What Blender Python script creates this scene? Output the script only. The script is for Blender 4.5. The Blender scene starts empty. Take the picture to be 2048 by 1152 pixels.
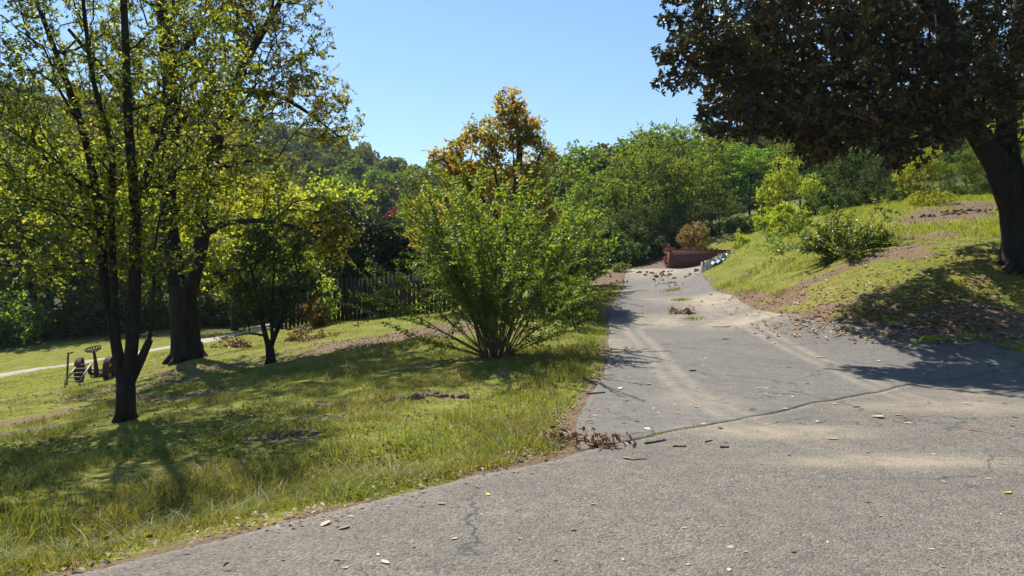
import bpy, math, random
import numpy as np
from mathutils import Vector, Matrix, Euler

R = math.radians
scene = bpy.context.scene
COL = scene.collection
random.seed(7)

# ------------------------------------------------------------------ camera, sky, sun, exposure
CAMZ, FPX, HY = 1.6, 1540.0, 560.0          # eye height, focal length in photo pixels, horizon row
cam_d = bpy.data.cameras.new('camera')
cam_d.sensor_width = 36.0
cam_d.lens = 36.0 * FPX / 2048.0
cam_d.clip_start = 0.05
cam_d.clip_end = 3000
cam = bpy.data.objects.new('camera', cam_d)
COL.objects.link(cam)
cam.location = (0, 0, CAMZ)
cam.rotation_euler = (R(90) - math.atan((576 - HY) / FPX), 0, 0)
scene.camera = cam

SUN_AZ, SUN_EL = R(-32), R(53)
world = bpy.data.worlds.new('World')
scene.world = world
world.use_nodes = True
wn = world.node_tree.nodes
wl = world.node_tree.links
wn.clear()
sky = wn.new('ShaderNodeTexSky')
sky.sky_type = 'NISHITA'
sky.sun_disc = False
sky.sun_elevation = SUN_EL
sky.sun_rotation = SUN_AZ
sky.altitude = 200
sky.air_density = 1.3
sky.dust_density = 0.1
sky.ozone_density = 6.0
bgn = wn.new('ShaderNodeBackground')
bgn.inputs[1].default_value = 0.075
wout = wn.new('ShaderNodeOutputWorld')
wl.new(sky.outputs[0], bgn.inputs[0])
wl.new(bgn.outputs[0], wout.inputs[0])

sun_d = bpy.data.lights.new('sun', 'SUN')
sun_d.energy = 5.0
sun_d.angle = R(0.53)
sun_d.color = (1.0, 0.94, 0.84)
sun = bpy.data.objects.new('sun', sun_d)
COL.objects.link(sun)
sv = Vector((math.sin(SUN_AZ) * math.cos(SUN_EL), math.cos(SUN_AZ) * math.cos(SUN_EL), math.sin(SUN_EL)))
sun.rotation_euler = (-sv).to_track_quat('-Z', 'Y').to_euler()
sun.location = sv * 60

scene.view_settings.view_transform = 'Standard'
scene.view_settings.look = 'None'
scene.view_settings.exposure = 1.0
scene.view_settings.gamma = 1.0
scene.view_settings.use_curve_mapping = False
scene.cycles.use_denoising = True
scene.cycles.max_bounces = 6
scene.cycles.transparent_max_bounces = 4
scene.cycles.transmission_bounces = 4
scene.cycles.volume_bounces = 0
scene.cycles.use_adaptive_sampling = True

HAZE = .0002
# ------------------------------------------------------------------ helpers: noise, geometry, meshes
_tab = np.random.RandomState(3).rand(256, 256)


def vnoise(x, y, s=1.0, seed=0):
    x = np.asarray(x, float) * s + seed * 17.31
    y = np.asarray(y, float) * s + seed * 9.77
    xi = np.floor(x).astype(int)
    yi = np.floor(y).astype(int)
    fx = x - xi
    fy = y - yi
    fx = fx * fx * (3 - 2 * fx)
    fy = fy * fy * (3 - 2 * fy)
    a = _tab[xi % 256, yi % 256]
    b = _tab[(xi + 1) % 256, yi % 256]
    c = _tab[xi % 256, (yi + 1) % 256]
    d = _tab[(xi + 1) % 256, (yi + 1) % 256]
    return (a * (1 - fx) + b * fx) * (1 - fy) + (c * (1 - fx) + d * fx) * fy


def fbm(x, y, s=1.0, o=3, seed=0):
    v, a, t = 0, 1.0, 0
    for i in range(o):
        v = v + a * vnoise(x, y, s * 2 ** i, seed + i * 5)
        t += a
        a *= 0.5
    return v / t


def sstep(a, b, x):
    t = np.clip((x - a) / (b - a), 0, 1)
    return t * t * (3 - 2 * t)


def W(px, py, d):
    return np.array([(px - 1024) / FPX * d, d, CAMZ - (py - HY) / FPX * d])


def polyres(pts, step):
    pts = np.asarray(pts, float)
    seg = np.linalg.norm(np.diff(pts, axis=0), axis=1)
    s = np.concatenate([[0], np.cumsum(seg)])
    n = max(2, int(s[-1] / step) + 1)
    t = np.linspace(0, s[-1], n)
    return np.stack([np.interp(t, s, pts[:, i]) for i in range(pts.shape[1])], 1)


def smooth_poly(pts, step, it=3):
    p = polyres(pts, step)
    for _ in range(it):
        q = p.copy()
        q[1:-1] = (p[:-2] + 2 * p[1:-1] + p[2:]) / 4
        p = q
    return p


def sdf_poly(x, y, poly):
    """signed distance, positive inside"""
    x = np.asarray(x, float)
    y = np.asarray(y, float)
    d2 = np.full(x.shape, 1e18)
    ins = np.zeros(x.shape, bool)
    n = len(poly)
    for i in range(n):
        ax, ay = poly[i]
        bx, by = poly[(i + 1) % n]
        ex, ey = bx - ax, by - ay
        L = ex * ex + ey * ey + 1e-12
        t = np.clip(((x - ax) * ex + (y - ay) * ey) / L, 0, 1)
        dx = x - ax - t * ex
        dy = y - ay - t * ey
        d2 = np.minimum(d2, dx * dx + dy * dy)
        c = ((ay > y) != (by > y)) & (x < (bx - ax) * (y - ay) / (by - ay + 1e-12) + ax)
        ins ^= c
    d = np.sqrt(d2)
    return np.where(ins, d, -d)


def polydist(x, y, pts):
    """(distance with sign, along) to an open polyline"""
    x = np.asarray(x, float)
    y = np.asarray(y, float)
    best = np.full(x.shape, 1e9)
    sg = np.zeros(x.shape)
    al = np.zeros(x.shape)
    s0 = 0
    for i in range(len(pts) - 1):
        ax, ay = pts[i][:2]
        bx, by = pts[i + 1][:2]
        ex, ey = bx - ax, by - ay
        L = math.hypot(ex, ey)
        t = np.clip(((x - ax) * ex + (y - ay) * ey) / (L * L), 0, 1)
        dx = x - ax - t * ex
        dy = y - ay - t * ey
        d = np.hypot(dx, dy)
        m = d < best
        best = np.where(m, d, best)
        sg = np.where(m, np.sign(ex * (y - ay) - ey * (x - ax)), sg)
        al = np.where(m, s0 + t * L, al)
        s0 += L
    return best * sg, al


def np_mesh(name, verts, loops, sizes, smooth=False):
    """mesh from flat arrays: verts (n,3), loops flat vertex indices, sizes per face"""
    me = bpy.data.meshes.new(name)
    verts = np.ascontiguousarray(verts, dtype=np.float32)
    loops = np.ascontiguousarray(loops, dtype=np.int32).ravel()
    sizes = np.ascontiguousarray(sizes, dtype=np.int32).ravel()
    me.vertices.add(len(verts))
    me.vertices.foreach_set('co', verts.ravel())
    if len(sizes) == 0:
        me.update()
        return me
    me.loops.add(len(loops))
    me.loops.foreach_set('vertex_index', loops)
    me.polygons.add(len(sizes))
    st = np.concatenate([[0], np.cumsum(sizes)[:-1]]).astype(np.int32)
    me.polygons.foreach_set('loop_start', st)
    if smooth:
        me.polygons.foreach_set('use_smooth', np.ones(len(sizes), bool))
    me.update(calc_edges=True)
    me.validate()
    return me


class MB:
    """collects faces of one part"""

    def __init__(s):
        s.v, s.l, s.s, s.n = [], [], [], 0

    def add(s, verts, faces):
        verts = np.asarray(verts, float).reshape(-1, 3)
        for f in faces:
            s.l.extend(int(i) + s.n for i in f)
            s.s.append(len(f))
        s.v.append(verts)
        s.n += len(verts)
        return s

    def addn(s, verts, loops, sizes):
        s.v.append(np.asarray(verts, float))
        s.l.extend((np.asarray(loops).ravel() + s.n).tolist())
        s.s.extend(np.asarray(sizes).ravel().tolist())
        s.n += len(verts)

    def box(s, c, size, rot=None, jit=0.0, bev=0.0):
        hx, hy, hz = [q / 2 for q in size]
        b = min(bev, hx * .9, hy * .9, hz * .9)
        if b > 0:
            v = []
            for sx in (-1, 1):
                for sy in (-1, 1):
                    for sz in (-1, 1):
                        v += [(sx * (hx - b), sy * (hy - b), sz * hz), (sx * (hx - b), sy * hy, sz * (hz - b)), (sx * hx, sy * (hy - b), sz * (hz - b))]
            v = np.array(v)

            def I(sx, sy, sz, k):
                return (((sx > 0) * 4 + (sy > 0) * 2 + (sz > 0)) * 3) + k
            f = []
            for z in (-1, 1):
                q = [I(-1, -1, z, 0), I(1, -1, z, 0), I(1, 1, z, 0), I(-1, 1, z, 0)]
                f.append(q if z > 0 else q[::-1])
            for y in (-1, 1):
                q = [I(-1, y, -1, 1), I(1, y, -1, 1), I(1, y, 1, 1), I(-1, y, 1, 1)]
                f.append(q if y < 0 else q[::-1])
            for x in (-1, 1):
                q = [I(x, -1, -1, 2), I(x, 1, -1, 2), I(x, 1, 1, 2), I(x, -1, 1, 2)]
                f.append(q if x > 0 else q[::-1])
            for sx in (-1, 1):
                for sy in (-1, 1):
                    f.append([I(sx, sy, -1, 1), I(sx, sy, -1, 2), I(sx, sy, 1, 2), I(sx, sy, 1, 1)])
                for sz in (-1, 1):
                    f.append([I(sx, -1, sz, 0), I(sx, -1, sz, 2), I(sx, 1, sz, 2), I(sx, 1, sz, 0)])
            for sy in (-1, 1):
                for sz in (-1, 1):
                    f.append([I(-1, sy, sz, 0), I(-1, sy, sz, 1), I(1, sy, sz, 1), I(1, sy, sz, 0)])
            for sx in (-1, 1):
                for sy in (-1, 1):
                    for sz in (-1, 1):
                        f.append([I(sx, sy, sz, 0), I(sx, sy, sz, 1), I(sx, sy, sz, 2)])
        else:
            v = np.array([(x, y, z) for x in (-hx, hx) for y in (-hy, hy) for z in (-hz, hz)])
            f = [(0, 1, 3, 2), (4, 6, 7, 5), (0, 4, 5, 1), (2, 3, 7, 6), (0, 2, 6, 4), (1, 5, 7, 3)]
        if jit:
            v = v + np.random.uniform(-jit, jit, v.shape)
        if rot is not None:
            v = v @ np.array(Euler(rot).to_matrix()).T
        s.add(v + np.asarray(c, float), f)
        return s

    def tube(s, pts, rad, n=8, cap=True, noise=0.0, seed=0):
        pts = np.asarray(pts, float)
        rad = np.broadcast_to(np.asarray(rad, float), (len(pts),))
        t = np.gradient(pts, axis=0)
        t /= np.linalg.norm(t, axis=1)[:, None] + 1e-9
        up = np.array([0.31, 0.95, 0.07]) if abs(t[0][2]) > .7 else np.array([0, 0, 1.0])
        vs = []
        a = np.linspace(0, 2 * np.pi, n, endpoint=False)
        rr = np.random.RandomState(seed)
        u = np.cross(t[0], up)
        u /= np.linalg.norm(u) + 1e-9
        ph = rr.rand(4) * 6
        for i in range(len(pts)):
            u = u - t[i] * np.dot(u, t[i])
            u /= np.linalg.norm(u) + 1e-9
            w = np.cross(t[i], u)
            r = rad[i] * (1 + noise * (np.sin(a * 3 + ph[0] + i * .15) * .5 + np.sin(a * 5 + ph[1] - i * .22) * .35 + rr.uniform(-.5, .5, n)))
            vs.append(pts[i] + np.outer(np.cos(a) * r, u) + np.outer(np.sin(a) * r, w))
        v = np.concatenate(vs)
        f = []
        for i in range(len(pts) - 1):
            for k in range(n):
                k2 = (k + 1) % n
                f.append((i * n + k, i * n + k2, (i + 1) * n + k2, (i + 1) * n + k))
        if cap:
            f.append(tuple(range(n))[::-1])
            f.append(tuple((len(pts) - 1) * n + k for k in range(n)))
        s.add(v, f)
        return s

    def build(s, name, mat, parent=None, smooth=False):
        v = np.concatenate(s.v) if s.v else np.zeros((0, 3))
        me = np_mesh(name, v, s.l, s.s, smooth)
        return link_mesh(name, me, mat, parent)


def link_mesh(name, me, mat, parent=None):
    o = bpy.data.objects.new(name, me)
    COL.objects.link(o)
    if mat is not None:
        if len(me.materials) == 0:
            me.materials.append(mat)
    if parent is not None:
        o.parent = parent
    return o


def tag(o, label=None, cat=None, group=None, kind=None):
    if label:
        o['label'] = label
    if cat:
        o['category'] = cat
    if group:
        o['group'] = group
    if kind:
        o['kind'] = kind
    return o


def empty(name, loc, label=None, cat=None, group=None, rz=0, sc=1.0):
    o = bpy.data.objects.new(name, None)
    COL.objects.link(o)
    o.empty_display_size = 0.2
    o.location = loc
    o.rotation_euler = (0, 0, rz)
    o.scale = (sc, sc, sc) if not hasattr(sc, '__len__') else sc
    return tag(o, label, cat, group)


def copy_thing(root, loc, rz=0, sc=1.0, label=None, group=None):
    r = root.copy()
    COL.objects.link(r)
    r.location = loc
    r.rotation_euler = (0, 0, rz)
    r.scale = (sc, sc, sc) if not hasattr(sc, '__len__') else sc
    if label:
        r['label'] = label
    if group:
        r['group'] = group
    for ch in list(root.children):
        c = ch.copy()
        COL.objects.link(c)
        c.parent = r
        for g in list(ch.children):
            d = g.copy()
            COL.objects.link(d)
            d.parent = c
    return r


# ------------------------------------------------------------------ materials
class NT:
    def __init__(s, name):
        s.m = bpy.data.materials.new(name)
        s.m.use_nodes = True
        s.t = s.m.node_tree
        s.t.nodes.clear()
        s.out = s.t.nodes.new('ShaderNodeOutputMaterial')

    def n(s, typ, **kw):
        nd = s.t.nodes.new('ShaderNode' + typ)
        for k, v in kw.items():
            if k.startswith('i_'):
                nd.inputs[k[2:].replace('_', ' ')].default_value = v
            else:
                setattr(nd, k, v)
        return nd

    def l(s, a, b):
        s.t.links.new(a, b)

    def noise(s, vec, scale, detail=3, rough=.55, dist=0.0):
        nd = s.n('TexNoise')
        nd.inputs['Scale'].default_value = scale
        nd.inputs['Detail'].default_value = detail
        nd.inputs['Roughness'].default_value = rough
        nd.inputs['Distortion'].default_value = dist
        if vec is not None:
            s.l(vec, nd.inputs['Vector'])
        return nd.outputs['Fac']

    def ramp(s, fac, stops, interp='LINEAR'):
        nd = s.n('ValToRGB')
        cr = nd.color_ramp
        cr.interpolation = interp
        while len(cr.elements) < len(stops):
            cr.elements.new(0.5)
        for e, (p, c) in zip(cr.elements, stops):
            e.position = p
            e.color = (c, c, c, 1) if not hasattr(c, '__len__') else (*c, 1)
        s.l(fac, nd.inputs[0])
        return nd.outputs[0]

    def mix(s, fac, a, b, blend='MIX'):
        nd = s.n('MixRGB', blend_type=blend)
        for sock, v in ((nd.inputs[0], fac), (nd.inputs[1], a), (nd.inputs[2], b)):
            if hasattr(v, 'is_linked'):
                s.l(v, sock)
            elif hasattr(v, '__len__'):
                sock.default_value = (*v, 1)
            else:
                sock.default_value = v
        return nd.outputs[0]

    def math(s, op, a, b=0.0, clamp=False):
        nd = s.n('Math', operation=op, use_clamp=clamp)
        for sock, v in ((nd.inputs[0], a), (nd.inputs[1], b)):
            if hasattr(v, 'is_linked'):
                s.l(v, sock)
            else:
                sock.default_value = v
        return nd.outputs[0]

    def attr(s, name):
        return s.n('Attribute', attribute_name=name).outputs['Fac']

    def bump(s, h, strength, dist):
        nd = s.n('Bump')
        nd.inputs['Strength'].default_value = strength
        nd.inputs['Distance'].default_value = dist
        s.l(h, nd.inputs['Height'])
        return nd.outputs[0]

    def principled(s, col, rough=.8, spec=.3, normal=None, metal=0.0):
        nd = s.n('BsdfPrincipled')
        for key, v in (('Base Color', col), ('Roughness', rough), ('Metallic', metal), ('Specular IOR Level', spec)):
            if hasattr(v, 'is_linked'):
                s.l(v, nd.inputs[key])
            elif hasattr(v, '__len__'):
                nd.inputs[key].default_value = (*v, 1)
            else:
                nd.inputs[key].default_value = v
        if normal is not None:
            s.l(normal, nd.inputs['Normal'])
        return nd.outputs[0]

    def done(s, shader):
        s.l(shader, s.out.inputs[0])
        return s.m


def leaf_mat(name, cols, trans=None, tfac=.45, rough=.45, spec=.35, objvar=.12, back=None, patch=0.0, patchcol=None, pscale=.6):
    """leaf colours drawn per leaf; light passes through the blade"""
    t = NT(name)
    geo = t.n('NewGeometry')
    rnd = geo.outputs['Random Per Island']
    n = len(cols)
    col = t.ramp(rnd, [((i + .5) / n, c) for i, c in enumerate(cols)])
    oi = t.n('ObjectInfo')
    tc = t.n('TexCoord')
    if patch > 0:
        nz = t.noise(tc.outputs['Object'], pscale, 2)
        m = t.ramp(nz, [(.45, 0.0), (.62, patch)])
        col = t.mix(m, col, patchcol)
    hsv = t.n('HueSaturation')
    t.l(col, hsv.inputs['Color'])
    hv = t.math('MULTIPLY_ADD', oi.outputs['Random'], objvar * .35)
    hv.node.inputs[2].default_value = .5 - objvar * .175
    t.l(hv, hsv.inputs['Hue'])
    vv = t.math('MULTIPLY_ADD', oi.outputs['Random'], objvar * 4)
    vv.node.inputs[2].default_value = 1 - objvar * 2
    t.l(vv, hsv.inputs['Value'])
    c = hsv.outputs[0]
    if back is not None:
        cb = t.mix(geo.outputs['Backfacing'], c, back)
    else:
        cb = c
    p = t.principled(cb, rough, spec)
    tl = t.n('BsdfTranslucent')
    tr = t.mix(1.0, c, trans if trans else (1.6, 1.5, .7), 'MULTIPLY')
    t.l(tr, tl.inputs['Color'])
    mx = t.n('MixShader')
    mx.inputs[0].default_value = tfac
    t.l(p, mx.inputs[1])
    t.l(tl.outputs[0], mx.inputs[2])
    return t.done(mx.outputs[0])


def bark_mat(name, a, b, scale=9.0, bump=.6, moss=None):
    t = NT(name)
    tc = t.n('TexCoord')
    mp = t.n('Mapping')
    mp.inputs['Scale'].default_value = (1, 1, .22)
    t.l(tc.outputs['Object'], mp.inputs[0])
    n1 = t.noise(mp.outputs[0], scale, 6, .65, .6)
    n2 = t.noise(tc.outputs['Object'], 1.3, 3)
    col = t.ramp(n1, [(.32, a), (.68, b)])
    if moss:
        col = t.mix(t.ramp(n2, [(.5, 0.0), (.7, .7)]), col, moss)
    return t.done(t.principled(col, .9, .15, t.bump(n1, bump, .03)))


def plain_mat(name, a, b, scale=8.0, rough=.8, spec=.25, metal=0.0, bump=.2, bd=.01, detail=5):
    t = NT(name)
    tc = t.n('TexCoord')
    n1 = t.noise(tc.outputs['Object'], scale, detail, .6)
    col = t.ramp(n1, [(.3, a), (.7, b)])
    return t.done(t.principled(col, rough, spec, t.bump(n1, bump, bd), metal))


M = {}
M['bark_dark'] = bark_mat('bark_dark', (.012, .0095, .0075), (.04, .031, .023), 14)
M['bark_oak'] = bark_mat('bark_oak', (.01, .0085, .007), (.036, .03, .025), 9, .9)
M['bark_mag'] = bark_mat('bark_mag', (.011, .0095, .008), (.034, .029, .024), 7, .5)
M['bark_myrtle'] = bark_mat('bark_myrtle', (.07, .045, .03), (.19, .13, .09), 20, .3)
M['twig'] = bark_mat('twig', (.06, .047, .035), (.17, .135, .1), 30, .3)
M['twig_grey'] = bark_mat('twig_grey', (.10, .09, .075), (.26, .23, .19), 30, .3)

TR = (2.3, 2.1, .75)
M['lf_left'] = leaf_mat('leaf_left', [(.045, .068, .012), (.085, .11, .018), (.165, .175, .025), (.062, .09, .016), (.22, .205, .035)], trans=(2.3, 2.1, .75), tfac=.55, spec=.25)
M['lf_oak'] = leaf_mat('leaf_oak', [(.11, .14, .018), (.18, .205, .025), (.085, .115, .015), (.25, .245, .03), (.16, .17, .03)], trans=(2.4, 2.2, .75), tfac=.58, spec=.2)
M['lf_small'] = leaf_mat('leaf_small', [(.025, .05, .012), (.04, .07, .015), (.03, .058, .015), (.06, .095, .02)], trans=TR, tfac=.35, spec=.3, rough=.45)
M['lf_myrtle'] = leaf_mat('leaf_myrtle', [(.065, .125, .018), (.105, .175, .025), (.15, .215, .03), (.075, .14, .02)], trans=(2.3, 2.2, .75), tfac=.52, spec=.3, rough=.45)
M['lf_orange'] = leaf_mat('leaf_orange', [(.26, .17, .04), (.28, .215, .045), (.2, .2, .035), (.33, .2, .07), (.18, .195, .034)], trans=(2.4, 2.0, .7), tfac=.58, spec=.2, patch=.85, patchcol=(.14, .155, .024), pscale=1.1)
M['lf_mag'] = leaf_mat('leaf_mag', [(.012, .023, .008), (.018, .03, .009), (.055, .068, .016), (.013, .021, .008), (.05, .066, .014)], trans=TR, tfac=.16, spec=.28, rough=.38, back=(.08, .042, .018))
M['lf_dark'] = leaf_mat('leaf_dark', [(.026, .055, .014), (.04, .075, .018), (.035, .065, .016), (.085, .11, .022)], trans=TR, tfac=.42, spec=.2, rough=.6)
M['lf_ever'] = leaf_mat('leaf_evergreen', [(.014, .03, .011), (.022, .042, .014), (.018, .036, .012)], trans=TR, tfac=.12, spec=.2, rough=.5, objvar=.05)
M['lf_wood'] = leaf_mat('leaf_wood', [(.03, .07, .014), (.05, .1, .018), (.08, .135, .022), (.13, .17, .028)], trans=(2.4, 2.2, .8), tfac=.55, objvar=.18, spec=.15, rough=.6, patch=.4, patchcol=(.13, .14, .025), pscale=.35)
M['lf_yellow'] = leaf_mat('leaf_yellow', [(.13, .175, .02), (.19, .23, .025), (.1, .15, .02), (.25, .265, .03)], trans=(2.4, 2.25, .8), tfac=.62, spec=.2)
M['lf_hill'] = leaf_mat('leaf_hill', [(.03, .06, .016), (.05, .08, .02), (.08, .1, .022), (.13, .12, .03)], trans=TR, tfac=.42, objvar=.22, spec=.05, rough=.8)
M['lf_shrub'] = leaf_mat('leaf_shrub', [(.06, .11, .02), (.09, .15, .028), (.13, .18, .03)], trans=TR, tfac=.45, spec=.45, rough=.4)
M['lf_brown'] = leaf_mat('leaf_brown', [(.1, .05, .03), (.16, .09, .055), (.22, .14, .085), (.08, .035, .022)], trans=(1.5, 1.0, .7), tfac=.25, objvar=.05)
M['lf_dead'] = leaf_mat('leaf_dead', [(.34, .26, .17), (.44, .36, .26), (.22, .14, .08), (.5, .43, .35), (.27, .17, .1)], trans=(1.2, 1.0, .75), tfac=.25, objvar=.05, rough=.7, spec=.2)
M['lf_redplant'] = leaf_mat('leaf_redplant', [(.2, .05, .06), (.28, .1, .11), (.14, .07, .05)], trans=(1.5, .9, .8), tfac=.4)
M['lf_rusty'] = leaf_mat('leaf_rusty', [(.15, .1, .03), (.2, .12, .045), (.11, .12, .03)], trans=(2, 1.7, .8), tfac=.45)
M['pink'] = leaf_mat('pink_petal', [(.32, .04, .08), (.38, .08, .12)], trans=(1.3, .8, .8), tfac=.35)
M['grass'] = leaf_mat('grass_blade', [(.08, .115, .014), (.125, .16, .02), (.185, .21, .026), (.1, .14, .018), (.27, .235, .1), (.155, .18, .025)], trans=(1.6, 1.45, .6), tfac=.45, rough=.5, spec=.3, objvar=0.0, patch=.6, patchcol=(.215, .19, .065), pscale=.55)
M['grass_far'] = leaf_mat('grass_far', [(.2, .22, .025), (.25, .26, .03), (.17, .2, .025)], trans=(1.6, 1.5, .7), tfac=.45, rough=.6, spec=.2, objvar=0.0)
M['rust'] = plain_mat('rusty_iron', (.035, .025, .02), (.11, .07, .05), 14, .75, .3, .25)
M['sunlit_iron'] = plain_mat('sunlit_iron', (.12, .1, .085), (.26, .22, .19), 14, .6, .4, .3)  # paler version of the rusty iron, sunlight on the ladder frame painted in
M['wood_fence'] = bark_mat('fence_wood', (.026, .019, .014), (.066, .051, .039), 22, .4)
M['mortar'] = plain_mat('mortar', (.25, .22, .2), (.36, .33, .3), 20)
M['concrete'] = plain_mat('concrete', (.42, .4, .36), (.6, .57, .52), 12, .85)
M['stone'] = plain_mat('stone', (.3, .275, .235), (.5, .46, .4), 5, .85)
M['flat_stone'] = plain_mat('flat_stone', (.16, .13, .1), (.28, .24, .19), 9, .9)
M['tarp'] = plain_mat('tarp_blue', (.05, .16, .42), (.12, .28, .6), 6, .45, .4)
M['soil'] = plain_mat('soil', (.1, .065, .042), (.24, .165, .11), 9, .95, .1, 0, .6, .03)
M['clod'] = plain_mat('soil_clod', (.08, .055, .038), (.2, .14, .095), 25, .95, .1, 0, .6, .02)
M['stick'] = bark_mat('stick_bark', (.07, .045, .03), (.2, .14, .1), 40, .4)
M['stick_cut'] = plain_mat('cut_wood', (.4, .3, .19), (.55, .43, .28), 40)


def brick_material():
    t = NT('red_brick')
    tc = t.n('TexCoord')
    br = t.n('TexBrick')
    t.l(tc.outputs['UV'], br.inputs['Vector'])
    br.inputs['Color1'].default_value = (.13, .033, .023, 1)
    br.inputs['Color2'].default_value = (.18, .05, .034, 1)
    br.inputs['Mortar'].default_value = (.2, .15, .12, 1)
    br.inputs['Scale'].default_value = 1.0
    br.inputs['Mortar Size'].default_value = .008
    br.inputs['Brick Width'].default_value = .22
    br.inputs['Row Height'].default_value = .075
    n = t.noise(tc.outputs['Object'], 6, 4)
    col = t.mix(t.ramp(n, [(.4, 0.0), (.8, .5)]), br.outputs['Color'], (.05, .015, .012))
    return t.done(t.principled(col, .85, .2, t.bump(t.math('SUBTRACT', 1.0, br.outputs['Fac']), .6, .01)))


M['brick'] = brick_material()


def asphalt(name, fine, base, light, dark, dustcol, agg):
    t = NT(name)
    tc = t.n('TexCoord')
    ob = tc.outputs['Object']
    v = t.n('TexVoronoi')
    v.inputs['Scale'].default_value = agg
    v.inputs['Randomness'].default_value = 1.0
    t.l(ob, v.inputs['Vector'])
    cell = t.n('SeparateColor')
    t.l(v.outputs['Color'], cell.inputs[0])
    n1 = t.noise(ob, agg * .55, 4, .7)
    n2 = t.noise(ob, .8, 4, .6)
    n3 = t.noise(ob, 6, 4, .6)
    col = t.ramp(cell.outputs[0], [(0.0, dark), (.35, base), (.8, base), (1.0, light)])
    col = t.mix(t.ramp(n1, [(.3, fine), (.5, 0.0)]), col, dark)
    col = t.mix(t.ramp(n2, [(.35, 0.0), (.7, .5)]), col, tuple(q * .6 for q in base))
    spot = t.n('TexVoronoi')
    spot.inputs['Scale'].default_value = 2.3
    t.l(ob, spot.inputs['Vector'])
    col = t.mix(t.ramp(spot.outputs['Distance'], [(.03, .7), (.06, 0.0)]), col, dark)
    col = t.mix(t.ramp(n3, [(.45, 0.0), (.75, .3)]), col, light)
    # dust: even film plus tread marks left by a tyre
    dust = t.attr('dust')
    tra = t.attr('track')
    rib = t.attr('rib')
    fr = t.math('FRACT', t.math('ADD', t.math('MULTIPLY', rib, 8.0), t.math('MULTIPLY', n3, .3)))
    tri = t.ramp(fr, [(.15, .3), (.4, 1.0), (.7, 1.0), (.95, .3)])
    wear = t.ramp(t.noise(ob, 4.0, 6, .75), [(.34, .1), (.56, 1.0)])
    trk = t.math('MULTIPLY', t.math('MULTIPLY', tra, tri), wear)
    dn = t.math('MULTIPLY', dust, t.ramp(t.noise(ob, 1.9, 6, .68), [(.32, .1), (.6, 1.0)]))
    grit = t.ramp(t.noise(ob, 38, 3, .7), [(.36, .5), (.56, 1.0)])
    tot = t.math('MAXIMUM', t.math('MULTIPLY', trk, .72), t.math('MULTIPLY', dn, 1.0), True)
    dc = t.mix(n3, dustcol, tuple(q * .7 for q in dustcol))
    col = t.mix(t.math('MULTIPLY', tot, grit), col, dc)
    # hairline cracks
    wv = t.n('TexVoronoi', feature='DISTANCE_TO_EDGE')
    wv.inputs['Scale'].default_value = .42
    mixv = t.n('VectorMath', operation='ADD')
    nz = t.n('TexNoise')
    nz.inputs['Scale'].default_value = 2.2
    nz.inputs['Detail'].default_value = 5
    t.l(ob, nz.inputs['Vector'])
    sc = t.n('VectorMath', operation='SCALE')
    sc.inputs['Scale'].default_value = .9
    t.l(nz.outputs['Color'], sc.inputs[0])
    t.l(ob, mixv.inputs[0])
    t.l(sc.outputs[0], mixv.inputs[1])
    t.l(mixv.outputs[0], wv.inputs['Vector'])
    ck = t.ramp(wv.outputs['Distance'], [(0.0, 1.0), (.009, 0.0)])
    ckm = t.math('MULTIPLY', ck, t.ramp(t.noise(ob, .35, 3), [(.45, 0.0), (.55, .8)]))
    col = t.mix(ckm, col, (.02, .019, .018))
    hgt = t.math('ADD', t.math('MULTIPLY', v.outputs['Distance'], -1.0), t.math('MULTIPLY', n1, 1.2))
    return t.done(t.principled(col, .88, .25, t.bump(hgt, .75, .012)))


M['road'] = asphalt('road_asphalt', .8, (.148, .134, .112), (.245, .222, .186), (.05, .045, .037), (.38, .315, .23), 66)
M['drive'] = asphalt('driveway_asphalt', .55, (.155, .145, .127), (.27, .25, .22), (.05, .047, .043), (.45, .37, .27), 95)


def ground_material():
    t = NT('ground_turf')
    tc = t.n('TexCoord')
    ob = tc.outputs['Object']
    n1 = t.noise(ob, 2.2, 5, .65)
    n2 = t.noise(ob, 14, 4, .7)
    n3 = t.noise(ob, .35, 3)
    turf = t.ramp(n1, [(.3, (.1, .12, .018)), (.55, (.18, .195, .025)), (.75, (.24, .22, .05))])
    turf = t.mix(t.ramp(n2, [(.35, .6), (.6, 0.0)]), turf, (.06, .06, .02))
    turf = t.mix(t.ramp(n3, [(.5, 0.0), (.7, .4)]), turf, (.25, .19, .08))
    soil = t.ramp(n2, [(.3, (.08, .053, .034)), (.55, (.165, .115, .075)), (.8, (.25, .185, .13))])
    so = t.attr('soil')
    fac = t.ramp(t.math('ADD', so, t.math('MULTIPLY', t.math('SUBTRACT', n2, .5), .7)), [(.35, 0.0), (.65, 1.0)])
    col = t.mix(fac, turf, soil)
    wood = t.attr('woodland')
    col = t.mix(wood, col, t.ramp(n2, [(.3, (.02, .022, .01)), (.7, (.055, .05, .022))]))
    return t.done(t.principled(col, .95, .1, t.bump(t.math('ADD', n2, n1), .8, .05)))


M['ground'] = ground_material()
M['path'] = plain_mat('path_gravel', (.22, .195, .16), (.33, .3, .25), 5, .9, .2, 0, .3, .01)

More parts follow.
